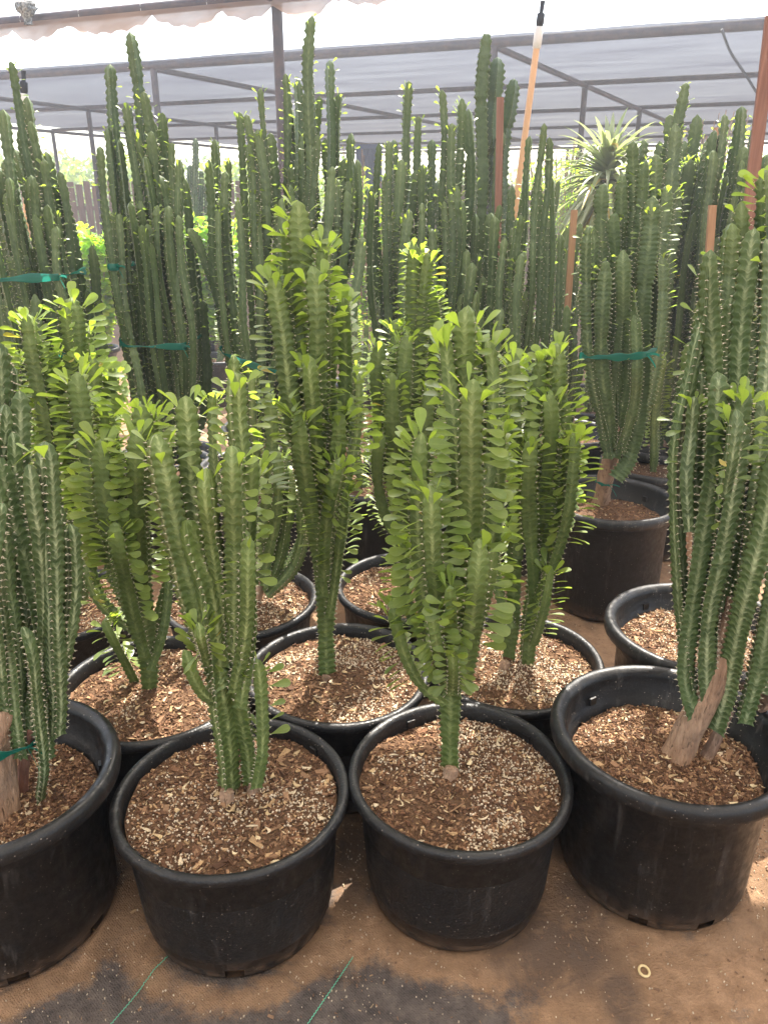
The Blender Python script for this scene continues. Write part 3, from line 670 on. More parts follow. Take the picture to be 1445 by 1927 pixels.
# --- front row, third pot
plant('very leafy green cactus on a single stem in the front pot, third from left', (865, 1447), 'A', [
    ([(850, 1458), (851, 1380), (852, 1300), (855, 1180), (862, 1050), (868, 900), (873, 760), (878, 650), (879, 575)], 21, .35, .6, .02, dict(ground=True, ribs=3)),
    ([(868, 1290), (880, 1200), (893, 1110), (903, 1012)], 19, .55, .35, -.07),
    ([(876, 1220), (886, 1060), (889, 900), (889, 790), (891, 712)], 20, .6, .55, -.07),
    ([(848, 1300), (818, 1200), (795, 1090), (786, 980), (788, 880), (792, 815)], 17, .75, .45, -.02),
    ([(843, 1270), (825, 1160), (816, 1060), (810, 970), (806, 912)], 16, .85, .35, -.08, dict(lsize=.05)),
    ([(838, 1322), (795, 1290), (765, 1240), (748, 1180), (740, 1140)], 11, .8, .3, .0),
    ([(815, 1240), (775, 1160), (762, 1080), (760, 1010)], 11, .9, .2, .04),
    ([(851, 1305), (853, 1260), (853, 1212)], 10, .8, .2, -.07, dict(lsize=.04)),
    ([(838, 1270), (818, 1210), (808, 1150)], 11, .75, .2, -.09, dict(lsize=.04)),
    ([(850, 1230), (850, 1160), (848, 1100)], 12, .5, .3, -.10, dict(lsize=.04)),
    ([(880, 1200), (918, 1080), (936, 950), (937, 860), (936, 800)], 14, .6, .3, .02),
    ([(878, 1150), (908, 950), (922, 800), (925, 700), (918, 640)], 14, .7, .5, .06),
    ([(862, 950), (852, 800), (842, 700), (836, 630)], 14, .45, .6, .05),
    ([(880, 1250), (905, 1150), (918, 1090), (925, 1030)], 12, .65, .2, -.02),
], perl=.60, nbits=7359, stumps=[(846, 1470, .020)], pale=.6, soil_drop=.04, lsize=.05)
# --- front row, right: leaning grey trunk
plant('tall pale-streaked cactus leaning right from a split grey trunk, in the rightmost front pot', (1260, 1368), 'B', [
    ([(1304, 1345), (1288, 1280), (1293, 1180), (1305, 1080), (1320, 980), (1338, 880), (1345, 790), (1350, 700)], 18, .0, .9, -.02),
    ([(1330, 1330), (1322, 1250), (1332, 1150), (1352, 1060), (1368, 960), (1378, 870), (1386, 790)], 18, .3, .85, -.05),
    ([(1350, 1372), (1372, 1290), (1394, 1190), (1420, 1090), (1446, 980), (1465, 850)], 22, .0, .9, -.09, dict(pale=1.3)),
    ([(1400, 1355), (1425, 1260), (1445, 1150), (1462, 1050), (1480, 900)], 19, .0, .9, -.04),
    ([(1302, 1300), (1284, 1190), (1278, 1080), (1274, 960), (1276, 850), (1292, 750), (1310, 660), (1325, 590), (1328, 490)], 14, .05, .9, .05),
    ([(1340, 1250), (1345, 1100), (1346, 900), (1345, 700), (1340, 560), (1340, 470)], 17, .0, .9, .04),
    ([(1370, 1200), (1385, 1000), (1390, 800), (1400, 620), (1412, 500), (1418, 430)], 18, .05, .9, .08),
    ([(1400, 1150), (1420, 950), (1430, 760), (1436, 600), (1440, 450)], 19, .1, .8, .06),
    ([(1360, 1150), (1372, 1000), (1372, 850), (1368, 700), (1378, 560)], 15, .0, .9, .10),
    ([(1310, 1200), (1318, 1050), (1308, 900), (1312, 780), (1318, 700)], 14, .1, .9, .09),
    ([(1380, 1000), (1384, 900), (1390, 830), (1400, 760), (1408, 735)], 16, .55, .5, -.05, dict(lsize=.045)),
    ([(1340, 1100), (1355, 960), (1372, 860), (1382, 770)], 13, .25, .6, -.09),
    ([(1400, 1050), (1412, 940), (1425, 850), (1432, 740)], 16, .35, .7, .0),
    ([(1430, 1300), (1455, 1200), (1470, 1100)], 18, .0, .9, .02),
    ([(1295, 1000), (1292, 900), (1300, 820), (1305, 745)], 12, .35, .5, .03),
], style='C', pale=.75, soil_drop=.10, perl=.15, lsize=.036, nbits=6899, newtip=.25,
    trunks=[([(1268, 1438), (1300, 1370), (1340, 1290), (1368, 1200), (1385, 1120)], .034, .026, BARK), ([(1320, 1440), (1345, 1395), (1370, 1340)], .015, .012, BARKG), ([(1300, 1385), (1302, 1350), (1310, 1310)], .012, .010, BARKG), ([(1380, 1370), (1420, 1345), (1450, 1300)], .018, .012, BARKG)],
    holes=(-2.05, -1.3), leafmat=LEAF_D)
# --- second row
plant('leafy second-row cactus on the left, low branch over its rim', (288, 1288), 'A', [
    ([(282, 1308), (278, 1200), (270, 1100), (264, 1000), (262, 900), (265, 820), (262, 760)], 18, .75, .5, -.02, G),
    ([(275, 1240), (243, 1110), (225, 1040), (215, 982)], 14, .75, .3, -.08),
    ([(260, 1292), (238, 1245), (215, 1200), (198, 1165)], 9, .5, .3, -.06, G),
    ([(258, 1180), (225, 1050), (200, 930), (190, 825)], 16, .8, .35, -.05, dict(lsize=.058)),
    ([(250, 1150), (195, 1000), (165, 850), (148, 700)], 17, .85, .4, .03, dict(lsize=.058)),
    ([(285, 1260), (308, 1180), (318, 1080), (312, 980), (300, 880)], 9, .4, .4, .08),
    ([(280, 1240), (300, 1150), (326, 1060), (330, 990)], 8, .3, .5, .10),
    ([(268, 1100), (262, 980), (258, 880), (257, 806)], 15, .6, .5, -.07),
    ([(262, 1120), (225, 980), (212, 850), (200, 760)], 13, .8, .4, .06),
    ([(262, 1190), (190, 1130), (160, 1040), (150, 960)], 11, .5, .3, .02),
    ([(270, 1000), (280, 900), (290, 830), (286, 770)], 13, .8, .3, .05),
    ([(255, 1120), (205, 1040), (175, 960), (160, 880)], 13, .6, .4, -.02),
], perl=.55, pale=.35, soil_drop=.035, nbits=5979, lsize=.046)
plant('tall narrow leafy cactus on one stem in the middle second-row pot', (635, 1258), 'A', [
    ([(613, 1280), (612, 1200), (608, 1100), (600, 1000), (590, 900), (580, 780), (573, 650), (568, 500), (565, 430), (563, 378)], 18, .3, .75, .04, G),
    ([(603, 1040), (578, 900), (550, 770), (532, 650), (518, 570), (511, 520)], 18, .75, .55, .0, dict(lsize=.05)),
    ([(607, 1060), (585, 930), (572, 840), (566, 770)], 17, .85, .35, -.07, dict(lsize=.055)),
    ([(613, 1090), (618, 1000), (628, 920), (640, 862)], 15, .7, .4, -.06),
    ([(600, 900), (590, 800), (580, 720), (577, 668)], 15, .6, .3, -.06),
    ([(615, 1020), (636, 880), (648, 760), (652, 660), (650, 560)], 14, .5, .5, .05),
    ([(605, 850), (612, 700), (612, 600), (610, 520), (612, 450)], 13, .5, .5, .04),
    ([(620, 1160), (636, 1060), (648, 980), (652, 925)], 11, .5, .4, .0),
    ([(596, 850), (592, 700), (592, 600), (588, 500)], 18, .35, .6, -.04),
    ([(615, 1000), (630, 890), (638, 810), (636, 770)], 14, .6, .4, -.02),
    ([(590, 760), (560, 620), (545, 520), (538, 430)], 10, .4, .5, .08),
    ([(625, 980), (655, 880), (668, 800), (668, 700)], 11, .6, .4, .07),
    ([(612, 1120), (602, 1000), (620, 900), (624, 700), (628, 600)], 15, .2, .7, .02),
], perl=.6, pale=.55, soil_drop=.035, stumps=[(612, 1288, .015)])
plant('leafy cactus with twin parallel stems standing upright in the second-row pot on the right', (965, 1238), 'A', [
    ([(957, 1250), (962, 1180), (968, 1080), (972, 1000), (972, 900), (966, 800), (966, 720), (967, 662)], 14, .7, .55, -.02, G),
    ([(990, 1255), (998, 1170), (1010, 1060), (1022, 960), (1035, 850), (1042, 750), (1045, 645)], 17, .65, .6, .02, G),
    ([(1002, 1120), (996, 1000), (993, 900), (994, 828)], 14, .9, .35, -.07, dict(lsize=.045)),
    ([(1010, 1120), (1050, 1020), (1070, 930), (1078, 812)], 14, .85, .35, -.03, dict(lsize=.055)),
    ([(1004, 1210), (1022, 1140), (1034, 1062)], 10, .85, .1, -.04, dict(lsize=.045)),
    ([(1010, 1080), (1048, 930), (1060, 820), (1056, 745)], 14, .7, .4, .04),
    ([(1015, 950), (1002, 820), (1010, 720), (1016, 665)], 13, .6, .4, .06),
    ([(972, 1050), (985, 900), (1000, 800), (1008, 760)], 12, .5, .4, .03),
    ([(965, 1180), (940, 1120), (930, 1050), (934, 980)], 10, .5, .4, .04),
    ([(1020, 980), (1030, 880), (1034, 800), (1030, 740)], 13, .7, .3, -.04),
], perl=.62, pale=.3, soil_drop=.035, stumps=[(948, 1262, .017)], nbits=6899)
plant('cactus mostly hidden behind the leaning plant, in the wide-rimmed pot at right', (1318, 1172), 'B', [
    ([(1350, 1150), (1340, 1000), (1325, 850), (1320, 700), (1330, 560)], 14, .1, .8, .0),
    ([(1370, 1150), (1372, 950), (1360, 750), (1365, 560), (1370, 420)], 15, .05, .8, .05),
    ([(1390, 1150), (1410, 900), (1420, 700), (1400, 520), (1395, 380)], 15, .1, .8, .08),
    ([(1380, 1150), (1440, 950), (1450, 700), (1440, 500), (1438, 320)], 16, .4, .85, .05),
    ([(1360, 1150), (1300, 950), (1285, 800), (1300, 640)], 13, .1, .8, .08),
], style='B', pale=.5, soil_drop=.08, perl=.35, trunks=[([(1365, 1200), (1362, 1160), (1360, 1120)], .03, .025, BARK)], lod=1)
# --- third row
plant('slender curved cactus on a pink woody base, behind the tall narrow plant\'s pot', (452, 1122), 'A', [
    ([(490, 1100), (480, 1000), (468, 900), (452, 800), (440, 720), (437, 668)], 10, .15, .8, .03, dict(pale=1.3)),
    ([(492, 1090), (500, 980), (508, 880), (512, 780), (508, 740)], 12, .3, .8, .0),
    ([(500, 1110), (530, 1040), (545, 960), (545, 880)], 11, .15, .8, -.02),
    ([(505, 1120), (550, 1070), (568, 1000), (566, 920)], 11, .1, .8, .0),
    ([(498, 1100), (515, 1000), (522, 920), (524, 850)], 12, .25, .8, -.04),
    ([(500, 1110), (555, 1040), (580, 960), (585, 900)], 10, .1, .8, .05),
    ([(488, 1080), (420, 920), (402, 800), (400, 740)], 10, .3, .8, .05),
], style='A', pale=.45, perl=.45, soil_drop=.035, lod=1, trunks=[([(482, 1145), (488, 1115), (494, 1085)], .014, .011, BARK)])
plant('low leafy cactus in the third-row pot between the two leafiest plants', (772, 1098), 'A', [
    ([(775, 1080), (770, 950), (765, 800), (772, 640), (778, 520), (782, 455)], 15, .8, .4, .02),
    ([(770, 1050), (730, 900), (715, 780), (710, 680), (716, 640)], 14, .85, .35, -.03),
    ([(770, 1040), (745, 900), (738, 800), (740, 700)], 14, .85, .35, -.06),
    ([(778, 1050), (765, 920), (762, 820), (764, 720), (768, 630)], 14, .7, .4, -.05),
    ([(780, 1040), (800, 900), (812, 760), (815, 640), (812, 540)], 13, .8, .4, .04),
    ([(768, 1060), (722, 960), (712, 860), (720, 815)], 12, .85, .3, -.08),
    ([(785, 1040), (820, 920), (838, 800), (836, 700), (828, 610)], 12, .7, .4, .06),
    ([(772, 1000), (752, 800), (750, 680), (742, 600)], 13, .85, .4, .02),
    ([(778, 1040), (792, 900), (800, 800), (803, 725)], 13, .8, .3, -.05),
    ([(775, 900), (790, 700), (795, 560), (800, 475)], 11, .85, .4, .03),
], perl=.5, pale=.2, soil_drop=.035, lsize=.038, lod=1, newtip=.4)
plant('leafy cactus in the third-row pot at left, behind the second-row plant', (112, 1132), 'A', [
    ([(150, 1130), (152, 950), (145, 800), (140, 650), (138, 560)], 17, .85, .5, -.05, dict(lsize=.055)),
    ([(145, 1120), (110, 950), (85, 800), (62, 680), (52, 592)], 15, .8, .5, -.08),
    ([(155, 1100), (190, 950), (205, 800), (212, 690)], 14, .8, .4, .0),
    ([(150, 1050), (165, 880), (172, 760), (172, 668)], 15, .85, .4, -.08, dict(lsize=.05)),
    ([(150, 1080), (120, 900), (105, 780), (100, 660)], 14, .8, .4, .0),
    ([(140, 1100), (80, 960), (40, 820), (30, 660)], 13, .8, .4, .0),
    ([(152, 1100), (175, 900), (180, 750), (165, 620)], 12, .8, .4, .08),
    ([(150, 1120), (125, 1000), (118, 880), (112, 760)], 13, .7, .4, -.04),
], perl=.35, pale=.35, soil_drop=.035, lod=1, lsize=.05)
# --- tall plant in the big dark pot, right of centre
plant('tall taped cactus on a pink trunk in the big black pot right of centre', (1150, 934), 'B', [
    ([(1148, 860), (1130, 760), (1112, 640), (1106, 520), (1110, 425)], 14, .1, .85, .0),
    ([(1150, 840), (1143, 700), (1140, 560), (1138, 430), (1138, 345)], 14, .1, .85, .08),
    ([(1155, 850), (1158, 740), (1162, 600), (1160, 470), (1160, 400)], 13, .1, .85, .02),
    ([(1160, 860), (1180, 740), (1186, 630), (1186, 540)], 13, .1, .8, -.06),
    ([(1160, 900), (1192, 850), (1206, 750), (1212, 600), (1218, 470), (1225, 370)], 16, .25, .85, -.03),
    ([(1150, 830), (1136, 700), (1134, 590), (1136, 490)], 13, .15, .8, -.08),
    ([(1162, 850), (1215, 760), (1232, 640), (1238, 540), (1240, 480)], 13, .2, .8, .0),
    ([(1155, 830), (1170, 650), (1180, 500), (1190, 380)], 13, .1, .8, .07),
    ([(1158, 830), (1205, 700), (1225, 560), (1245, 420), (1250, 350)], 13, .3, .8, .05),
    ([(1150, 830), (1120, 700), (1112, 560), (1120, 480)], 12, .1, .8, .05),
    ([(1160, 850), (1190, 760), (1200, 690), (1196, 590)], 12, .1, .8, -.09),
    ([(1155, 800), (1165, 650), (1172, 540), (1174, 470)], 12, .15, .8, -.07),
    ([(1158, 820), (1182, 650), (1190, 450), (1194, 265)], 12, .15, .8, .06),
    ([(1158, 820), (1196, 650), (1206, 450), (1212, 300)], 12, .15, .8, .03),
    ([(1156, 820), (1160, 650), (1166, 480), (1168, 330)], 12, .1, .8, .08),
    ([(1158, 820), (1210, 680), (1228, 500), (1236, 290)], 12, .15, .8, .08),
], style='B', pale=.75, lsize=.028, potcfg=(.27, .45, .22), soil_drop=.09, perl=.15, lod=1, nbits=1200,
    trunks=[([(1130, 952), (1140, 900), (1152, 850), (1160, 800)], .032, .026, BARK)], tapes=[(1163, 663, 52, .75, .035, .12, -.02), (1137, 929, 15, 1.0, .014, 0, -.02)], newtip=.2)

# --- tall back row
tall('tall dark cactus clump bound with green tape at the far left edge', 62, 3.25, [(18, 115), (50, 182), (60, 228), (90, 285), (110, 322), (30, 280), (75, 390), (2, 205), (-10, 330), (126, 400), (-25, 250), (100, 420), (118, 345), (84, 300), (38, 240), (130, 420), (60, 330), (12, 300)], 9, 13, wide=True, tapes=[(62, 517, 66, .6, .03, .05), (75, 660, 50, .6, .03, .06)])
tall('tall clump with one stem shooting above the rest, left of the steel post', 290, 3.35, [(243, 60), (207, 120), (272, 172), (307, 212), (288, 230), (324, 268), (205, 240), (190, 275), (224, 262), (345, 335), (280, 270), (232, 335), (335, 300), (258, 250), (300, 330), (368, 470)], 9, 12, leaf=.35, wide=True,
     tapes=[(283, 635, 66, .6, .032, 0), (215, 497, 22, .7, .03, 0)])
tall('widest tall clump, its pink trunk tied with green tape behind the tall narrow plant', 485, 3.35, [(588, 30), (623, 112), (535, 138), (557, 148), (580, 132), (490, 165), (448, 210), (466, 215), (405, 262), (640, 175), (662, 250), (508, 250), (674, 300), (395, 300), (600, 180), (545, 200), (570, 250), (430, 300), (655, 340), (615, 260), (482, 300)], 10, 13, leaf=.4,
     extra_paths=[([(452, 700), (430, 620), (405, 540), (370, 460), (352, 430)], 9, .1)], tapes=[(484, 668, 48, .6, .03, -.25), (480, 740, 18, .9, .02, 0)], fork=.5, trunkm=BARK)
tall('tall clump with a leafy tuft on its tallest stem, left of the column cactus', 790, 3.5, [(772, 152), (790, 218), (830, 168), (735, 265), (712, 268), (868, 185), (884, 205), (848, 232), (812, 262), (755, 300), (700, 350), (840, 300), (780, 320), (880, 300), (725, 330), (822, 340)], 9, 12, leaf=.4, newtip=.3)
tall('dense dusty cactus clump behind the leafiest plants, around the brown stake', 970, 3.25, [(1020, 232), (1000, 255), (965, 350), (940, 385), (1032, 258), (985, 350), (1042, 335), (895, 402), (868, 378), (925, 400), (990, 430), (1052, 440), (880, 470), (1010, 340), (950, 470), (910, 520)], 9, 12, wide=True, leaf=.15, pale=.7)
tall('tall cactus clump with a thick leafy spire, behind the tape-bound plant at right', 1245, 3.7, [(1287, 155), (1262, 215), (1310, 215), (1240, 265), (1330, 265), (1195, 265), (1210, 262), (1290, 265), (1255, 330), (1320, 330), (1275, 230), (1300, 300)], 9, 15, leaf=.4, newtip=.3)
tall('tall dusty cactus clump at the far right edge behind the leaning plank', 1390, 3.5, [(1395, 200), (1362, 215), (1425, 205), (1345, 245), (1442, 290), (1400, 275), (1380, 262), (1340, 380), (1420, 300), (1370, 330), (1350, 320), (1440, 350)], 9, 12, leaf=.15, pale=.6)
tall('smaller dark cactus clump in the gap behind the stake, right of the dusty clump', 1065, 3.9, [(1050, 340), (1070, 420), (1085, 500), (1060, 560), (1090, 420)], 3, 10, leaf=.4, newtip=.6)

# smooth dark column cactus with few thick ribs, behind the brown stake
def column_cactus(label, stems, Yc, base, potr, nrib=5, mtl=STEM_B, pale=.05, hwk=1.0, group=None, thorn=.7):
    PLANT_SEED[0] += 17; sd_ = PLANT_SEED[0]
    R, h, rb = potr; cx = (base - W_ / 2) / F * (Yc * CP + (CAM_H - h) * SP)
    root = empty('column_cactus', (cx, Yc, 0), label, 'potted plant', group)
    pot(root, cx, Yc, R, h, rb, 'B', sd_, lod=1); soil(root, cx, Yc, R - .056, h - .06, 300, .2, sd_)
    for k, (pts, hw) in enumerate(stems):
        P = [at_y(x, y, Yc + .05 * ((k % 3) - 1)) for x, y in pts]
        if k == 0 or len(pts) < 3 or True: P = [np.array([cx + (P[0][0] - cx) * .35, Yc, h - .07])] + P
        mb = MB(); add_stem(mb, P, hw / F * depth(P[-1]) * hwk, nrib, 0, 1, .03, pale, sd_ + k, 1, .15, spacing=.026, thorn=thorn)
        mb.build('stem', [mtl, LEAF_D, THORN, REDTIP], root)
    return root
column_cactus('dark thick-stemmed column cactus with three tall spine-edged stems behind the brown stake', [([(905, 480), (907, 250), (908, 150), (913, 62)], 17), ([(930, 480), (925, 260), (932, 180), (938, 108)], 16), ([(945, 480), (944, 280), (955, 210), (966, 148)], 15), ([(925, 480), (935, 300), (950, 250)], 12)], 3.9, 925, (.22, .38, .18), nrib=4)
column_cactus('grey-blue column cactus group seen far off between the two left clumps', [([(368, 400), (368, 260)], 7), ([(360, 420), (358, 310)], 6), ([(378, 420), (378, 320)], 6), ([(350, 430), (348, 350)], 6), ([(390, 440), (388, 350)], 6), ([(372, 450), (372, 370)], 7)], 7.2, 368, (.27, .4, .22), nrib=6, pale=.9)

# ------------------------------------------------------------------ stakes, risers
def stake(label, x0, y0, x1, y1, Y, wpx, mtl=REDWOOD, grp='wooden stakes among the cactus plants', tilt=0.0, flat=.5):
    a = at_y(x0, y0, Y); b = at_y(x1, y1, Y + tilt); w = wpx / F * depth(b)
    t0 = (a[2] - .02) / (b[2] - a[2]); a = a - (b - a) * t0          # run it down to the ground
    T, N, B = frames(np.array([a, b])); mb = MB()
    c = np.array([[-1, -1], [1, -1], [1, 1], [-1, 1]]) / 2
    V = np.array([[q + (np.array([1, 0, 0]) * u * w) + np.array([0, 1, 0]) * v * w * flat for u, v in c] for q in (a, b)])
    mb.add(V, grid_faces(2, 4, True), smooth=False); mb.add(V[1], [[0, 1, 2, 3]], smooth=False)
    o = mb.build('wooden_stake', mtl); tag(o, label, 'stake', grp); return o
stake('dark reddish square stake standing in front of the three-stemmed column cactus', 936, 440, 941, 183, 3.55, 13)
stake('tan stake standing right of the dusty clump, in front of the spiky rosette plant', 1066, 600, 1080, 395, 3.35, 12, TANWOOD)
stake('wide reddish plank leaning in from the right edge, the largest of the stakes', 1408, 400, 1452, 30, 3.0, 25, REDWOOD, flat=.25)
stake('short brown stake top showing among the tape-bound plant\'s stems', 1206, 500, 1214, 404, 3.25, 12, REDWOOD)
stake('tan stake top showing left of the leaning plank', 1334, 470, 1340, 386, 3.2, 14, TANWOOD)
stake('thin tan stake top behind the thick leafy spire at right', 1276, 380, 1280, 300, 4.05, 10, TANWOOD)
stake('small far stake top between the spire and the far right clump', 1346, 330, 1348, 240, 4.2, 9, TANWOOD)
stake('short red-brown stake leaning behind the leafiest third-row plant', 660, 850, 700, 775, 2.95, 18, TANWOOD)

def riser(label, x0, y0, x1, y1, Y, rpx, dY=0.0):
    a = at_y(x0, y0, Y); b = at_y(x1, y1, Y + dY); a = a - (b - a) * (a[2] / (b[2] - a[2])); rr = rpx / F * depth(b)
    root = empty('sprinkler_riser', a, label, 'water pipe', 'sprinkler pipes standing among the plants')
    d = (b - a) / np.linalg.norm(b - a)
    mb = MB(); tube(mb, [a, a * .5 + b * .5, b - d * .16], rr, 12); mb.build('pipe', TANPIPE, root)
    mb = MB(); tube(mb, [b - d * .19, b - d * .185, b - d * .105, b - d * .10], [rr * 1.0, rr * 1.3, rr * 1.3, rr * .9], 12); mb.build('coupling', WHITEP, root)
    mb = MB(); tube(mb, [b - d * .105, b - d * .09, b - d * .05, b - d * .045, b], [rr * .8, rr * 1.2, rr * 1.2, rr * .6, rr * .75], 10); mb.build('nozzle', BLACKP, root)
riser('leaning tan pipe with a black nozzle, the tallest upright right of centre', 975, 348, 1021, 2, 4.1, 6.3)
riser('tan pipe with a black top rising behind the clump at the far left', 47, 230, 45, 133, 4.3, 6)

# ------------------------------------------------------------------ spiky rosette plant
def rosette(label, c_px, Yc, rad_px, n, loc_seed, nm='spiky_rosette_plant', mtl=None, wid=.034):
    r = np.random.default_rng(loc_seed); c = at_y(c_px[0], c_px[1], Yc); rad = rad_px / F * depth(c)
    root = empty(nm, (c[0], Yc, 0), label, 'potted plant')
    pot(root, c[0], Yc, .27, .42, .22, 'B', loc_seed, lod=1); soil(root, c[0], Yc, .21, .36, 200, .2, loc_seed)
    trunk(root, [(c[0], Yc, .34), (c[0] + .02, Yc, .9), (c[0], Yc, c[2] - .02)], .045, .035, BARKG, loc_seed)
    mb = MB(); ts = np.linspace(0, 1, 9)
    for k in range(n):
        az = r.uniform(0, 2 * math.pi); el = r.uniform(-1.0, 1.3); L = rad * r.uniform(.85, 1.35)
        d = np.array([math.cos(az) * math.cos(el), math.sin(az) * math.cos(el), math.sin(el)]); sg = np.cross(d, [0, 0, 1]); sg /= np.linalg.norm(sg) + 1e-9
        P = c + np.array([0, 0, (el - .6) * .10]) + d * L * ts[:, None] + np.array([0, 0, -1]) * (ts[:, None] ** 2) * L * r.uniform(.25, .7)
        w = wid * np.array([.6, .9, 1, 1, .95, .85, .65, .4, .03])[:, None] / 2
        up = np.cross(sg, d)
        V = np.stack([P - sg * w + up * w * .4, P, P + sg * w + up * w * .4], 1)
        mb.add(V, grid_faces(9, 3), 0, np.stack([np.tile([0, .5, 1], 9), np.repeat(ts, 3)], 1), (r.uniform(0, .2), 1.0 if r.uniform() < .03 else 0, r.uniform(), 1))
    mb.build('leaf_rosette', mtl or LEAF_D, root)
rosette('spiky grey-green rosette of long narrow leaves on a trunk, between the clumps at right', (1142, 328), 5.3, 118, 320, 5, mtl=LEAF_G)

# ------------------------------------------------------------------ lime backlit shrubs
def shrub(label, x, y, Yc, w_px, h_px, seed, n=420, potr=(.20, .32, .16), mtl=None, ls=.095):
    r = np.random.default_rng(seed); c = at_y(x, y, Yc); sx = w_px / F * depth(c); sz = h_px / F * depth(c)
    root = empty('leafy_shrub', (c[0], Yc, 0), label, 'shrub', 'bright lime shrubs in the sun behind the cacti')
    pot(root, c[0], Yc, *potr, 'B', seed, lod=1); soil(root, c[0], Yc, potr[0] - .056, potr[1] - .05, 200, .2, seed)
    top = c[2] + sz; mb = MB(); lb = MB(); nb = 34
    for k in range(nb):
        tx, ty, tz = c[0] + r.uniform(-1, 1) * sx, Yc + r.uniform(-.8, .8) * sx, top - abs(r.normal(0, .45)) * sz
        P = catmull([(c[0], Yc, potr[1] - .06), (c[0] + (tx - c[0]) * .4, Yc + (ty - Yc) * .4, potr[1] + (tz - potr[1]) * .4), (tx, ty, tz)], 8)
        tube(mb, P, np.linspace(.011, .004, len(P)), 6, caps=False)
        T, N, B = frames(P); m_ = n // nb
        for j in range(m_):
            i = int(r.uniform(.25, 1) * (len(P) - 1)); a = r.uniform(0, 6.28); el = r.normal(.5, .4)
            out = N[i] * math.cos(a) + B[i] * math.sin(a); yd = out * math.cos(el) + T[i] * math.sin(el)
            xd = np.cross(yd, T[i]); xd /= np.linalg.norm(xd) + 1e-9; zd = np.cross(xd, yd); L = ls * r.uniform(.6, 1.3)
            v_, u_ = leaf_verts(L, L * r.uniform(.5, .7), r.uniform(-.1, .3)); v_ = v_.reshape(8, 3, 3)[[0, 2, 4, 6, 7]].reshape(-1, 3); u_ = u_.reshape(8, 3, 2)[[0, 2, 4, 6, 7]].reshape(-1, 2)
            lb.add(P[i] + out * .01 + v_[:, :1] * xd + v_[:, 1:2] * yd + v_[:, 2:] * zd, LEAF_F[:8], 0, u_, (r.uniform(0, 1), 0, r.uniform(), 1))
    mb.build('branches', BARKG, root); lb.build('foliage', mtl or LIME, root)
shrub('bright lime shrub glowing between the far left clump and the next one', 165, 520, 7.1, 87, 99, 21, 4800)
shrub('bright lime shrub glowing in the narrow gap left of the widest clump', 398, 520, 7.1, 70, 110, 22, 4200)
shrub('small lime shrub at the left edge behind the taped clump', 4, 540, 7.1, 49, 77, 23, 1500)
shrub('yellow-green shrub behind the clumps, right of the widest one', 690, 470, 7.1, 60, 176, 24, 1950, ls=.055)
shrub('yellow-green shrub glimpsed right of the leaning tan pipe', 1050, 440, 7.1, 67, 165, 25, 1875, ls=.055)
shrub('yellow-green shrub glimpsed left of the leaning plank', 1330, 350, 7.1, 67, 132, 26, 1575, ls=.055)

# ------------------------------------------------------------------ further pots, mostly empty of view
def simple_pot(label, x, y, kind='B', cfg=(.25, .38, .2), plantit=True, seed=0):
    c = at_z(x, y, cfg[1]); root = empty('potted_cactus', (c[0], c[1], 0), label, 'potted plant', 'young potted cacti in the back rows')
    pot(root, c[0], c[1], *cfg, kind, seed, lod=1); zs = cfg[1] - .05; soil(root, c[0], c[1], cfg[0] - .056, zs, 400, .3, seed)
    r = np.random.default_rng(seed)
    for k in range(r.integers(2, 5)):
        a = r.uniform(0, 6.28); b = np.array([c[0] + .03 * math.cos(a), c[1] + .03 * math.sin(a), zs - .02]); H = r.uniform(.25, .6)
        mb = MB(); add_stem(mb, [b, b + [.05 * math.cos(a), .05 * math.sin(a), H * .4], b + [.06 * math.cos(a), .06 * math.sin(a), H]], .022, 3, .6, .3, .035, .3, seed + k, 2, .7); mb.build('stem', [STEM_A, LEAF, THORN, REDTIP], root)
simple_pot('small pot with pale soil seen in the gap under the second tall clump', 402, 672, seed=31)
simple_pot('pot with dark soil behind the thick-stemmed plant', 500, 800, seed=32)
simple_pot('pot with dark soil between the tall narrow plant and the leafy third-row plant', 690, 715, seed=33)
simple_pot('dark pot standing left of centre behind the second-row plants', 320, 850, seed=34)
simple_pot('dark pot in shade at the left, behind the third-row plant', 150, 880, seed=35)
simple_pot('dark pot behind the third-row leafy plant', 700, 900, cfg=(.25, .40, .21), seed=36)
simple_pot('dark pot in the gap right of the twin-stemmed plant', 1110, 760, seed=37)
simple_pot('pot with bark soil behind the big black pot at right', 1235, 868, cfg=(.26, .42, .21), seed=38)
simple_pot('dark pot in shade behind the leafiest front plant', 930, 880, seed=39)
simple_pot('dark pot in shade behind the thick-stemmed front plant', 510, 925, cfg=(.26, .42, .21), seed=40)

# ------------------------------------------------------------------ shade structures
E1 = np.array([.941, -.339, 0]); E2 = np.array([.5, .866, 0]); O0 = np.array([1.09, 8.78, 0]); ZC = CAM_H + 1.5
def node(i, j): return O0 + E1 * 3.98 * i + E2 * 3.1 * j + np.array([0, 0, ZC])
NI0, NI1, NJ = -3, 3, 5
root = empty('shade_structure', O0 + np.array([0, 0, 0]), 'grey shade cloth roof on a grid of dark steel pipes, beyond the plants', 'shade structure')
for j in range(NJ + 1):
    mb = MB(); tube(mb, [node(NI0, j), node(NI1, j)], .045 if j == 0 else .032, 10); mb.build('beam', STEEL, root)
for i in range(NI0, NI1 + 1):
    mb = MB(); tube(mb, [node(i, 0) - [0, 0, .03], node(i, NJ) - [0, 0, .03]], .032, 10); mb.build('beam', STEEL, root)
for i in range(NI0, NI1 + 1):
    for j in range(NJ + 1):
        q = node(i, j); mb = MB(); tube(mb, [(q[0], q[1], 0), (q[0], q[1], ZC)], .038, 10)
        if i == 0 and j == 0: pass
        mb.build('post', STEEL, root)
mb = MB(); nu, nv = 60, 60
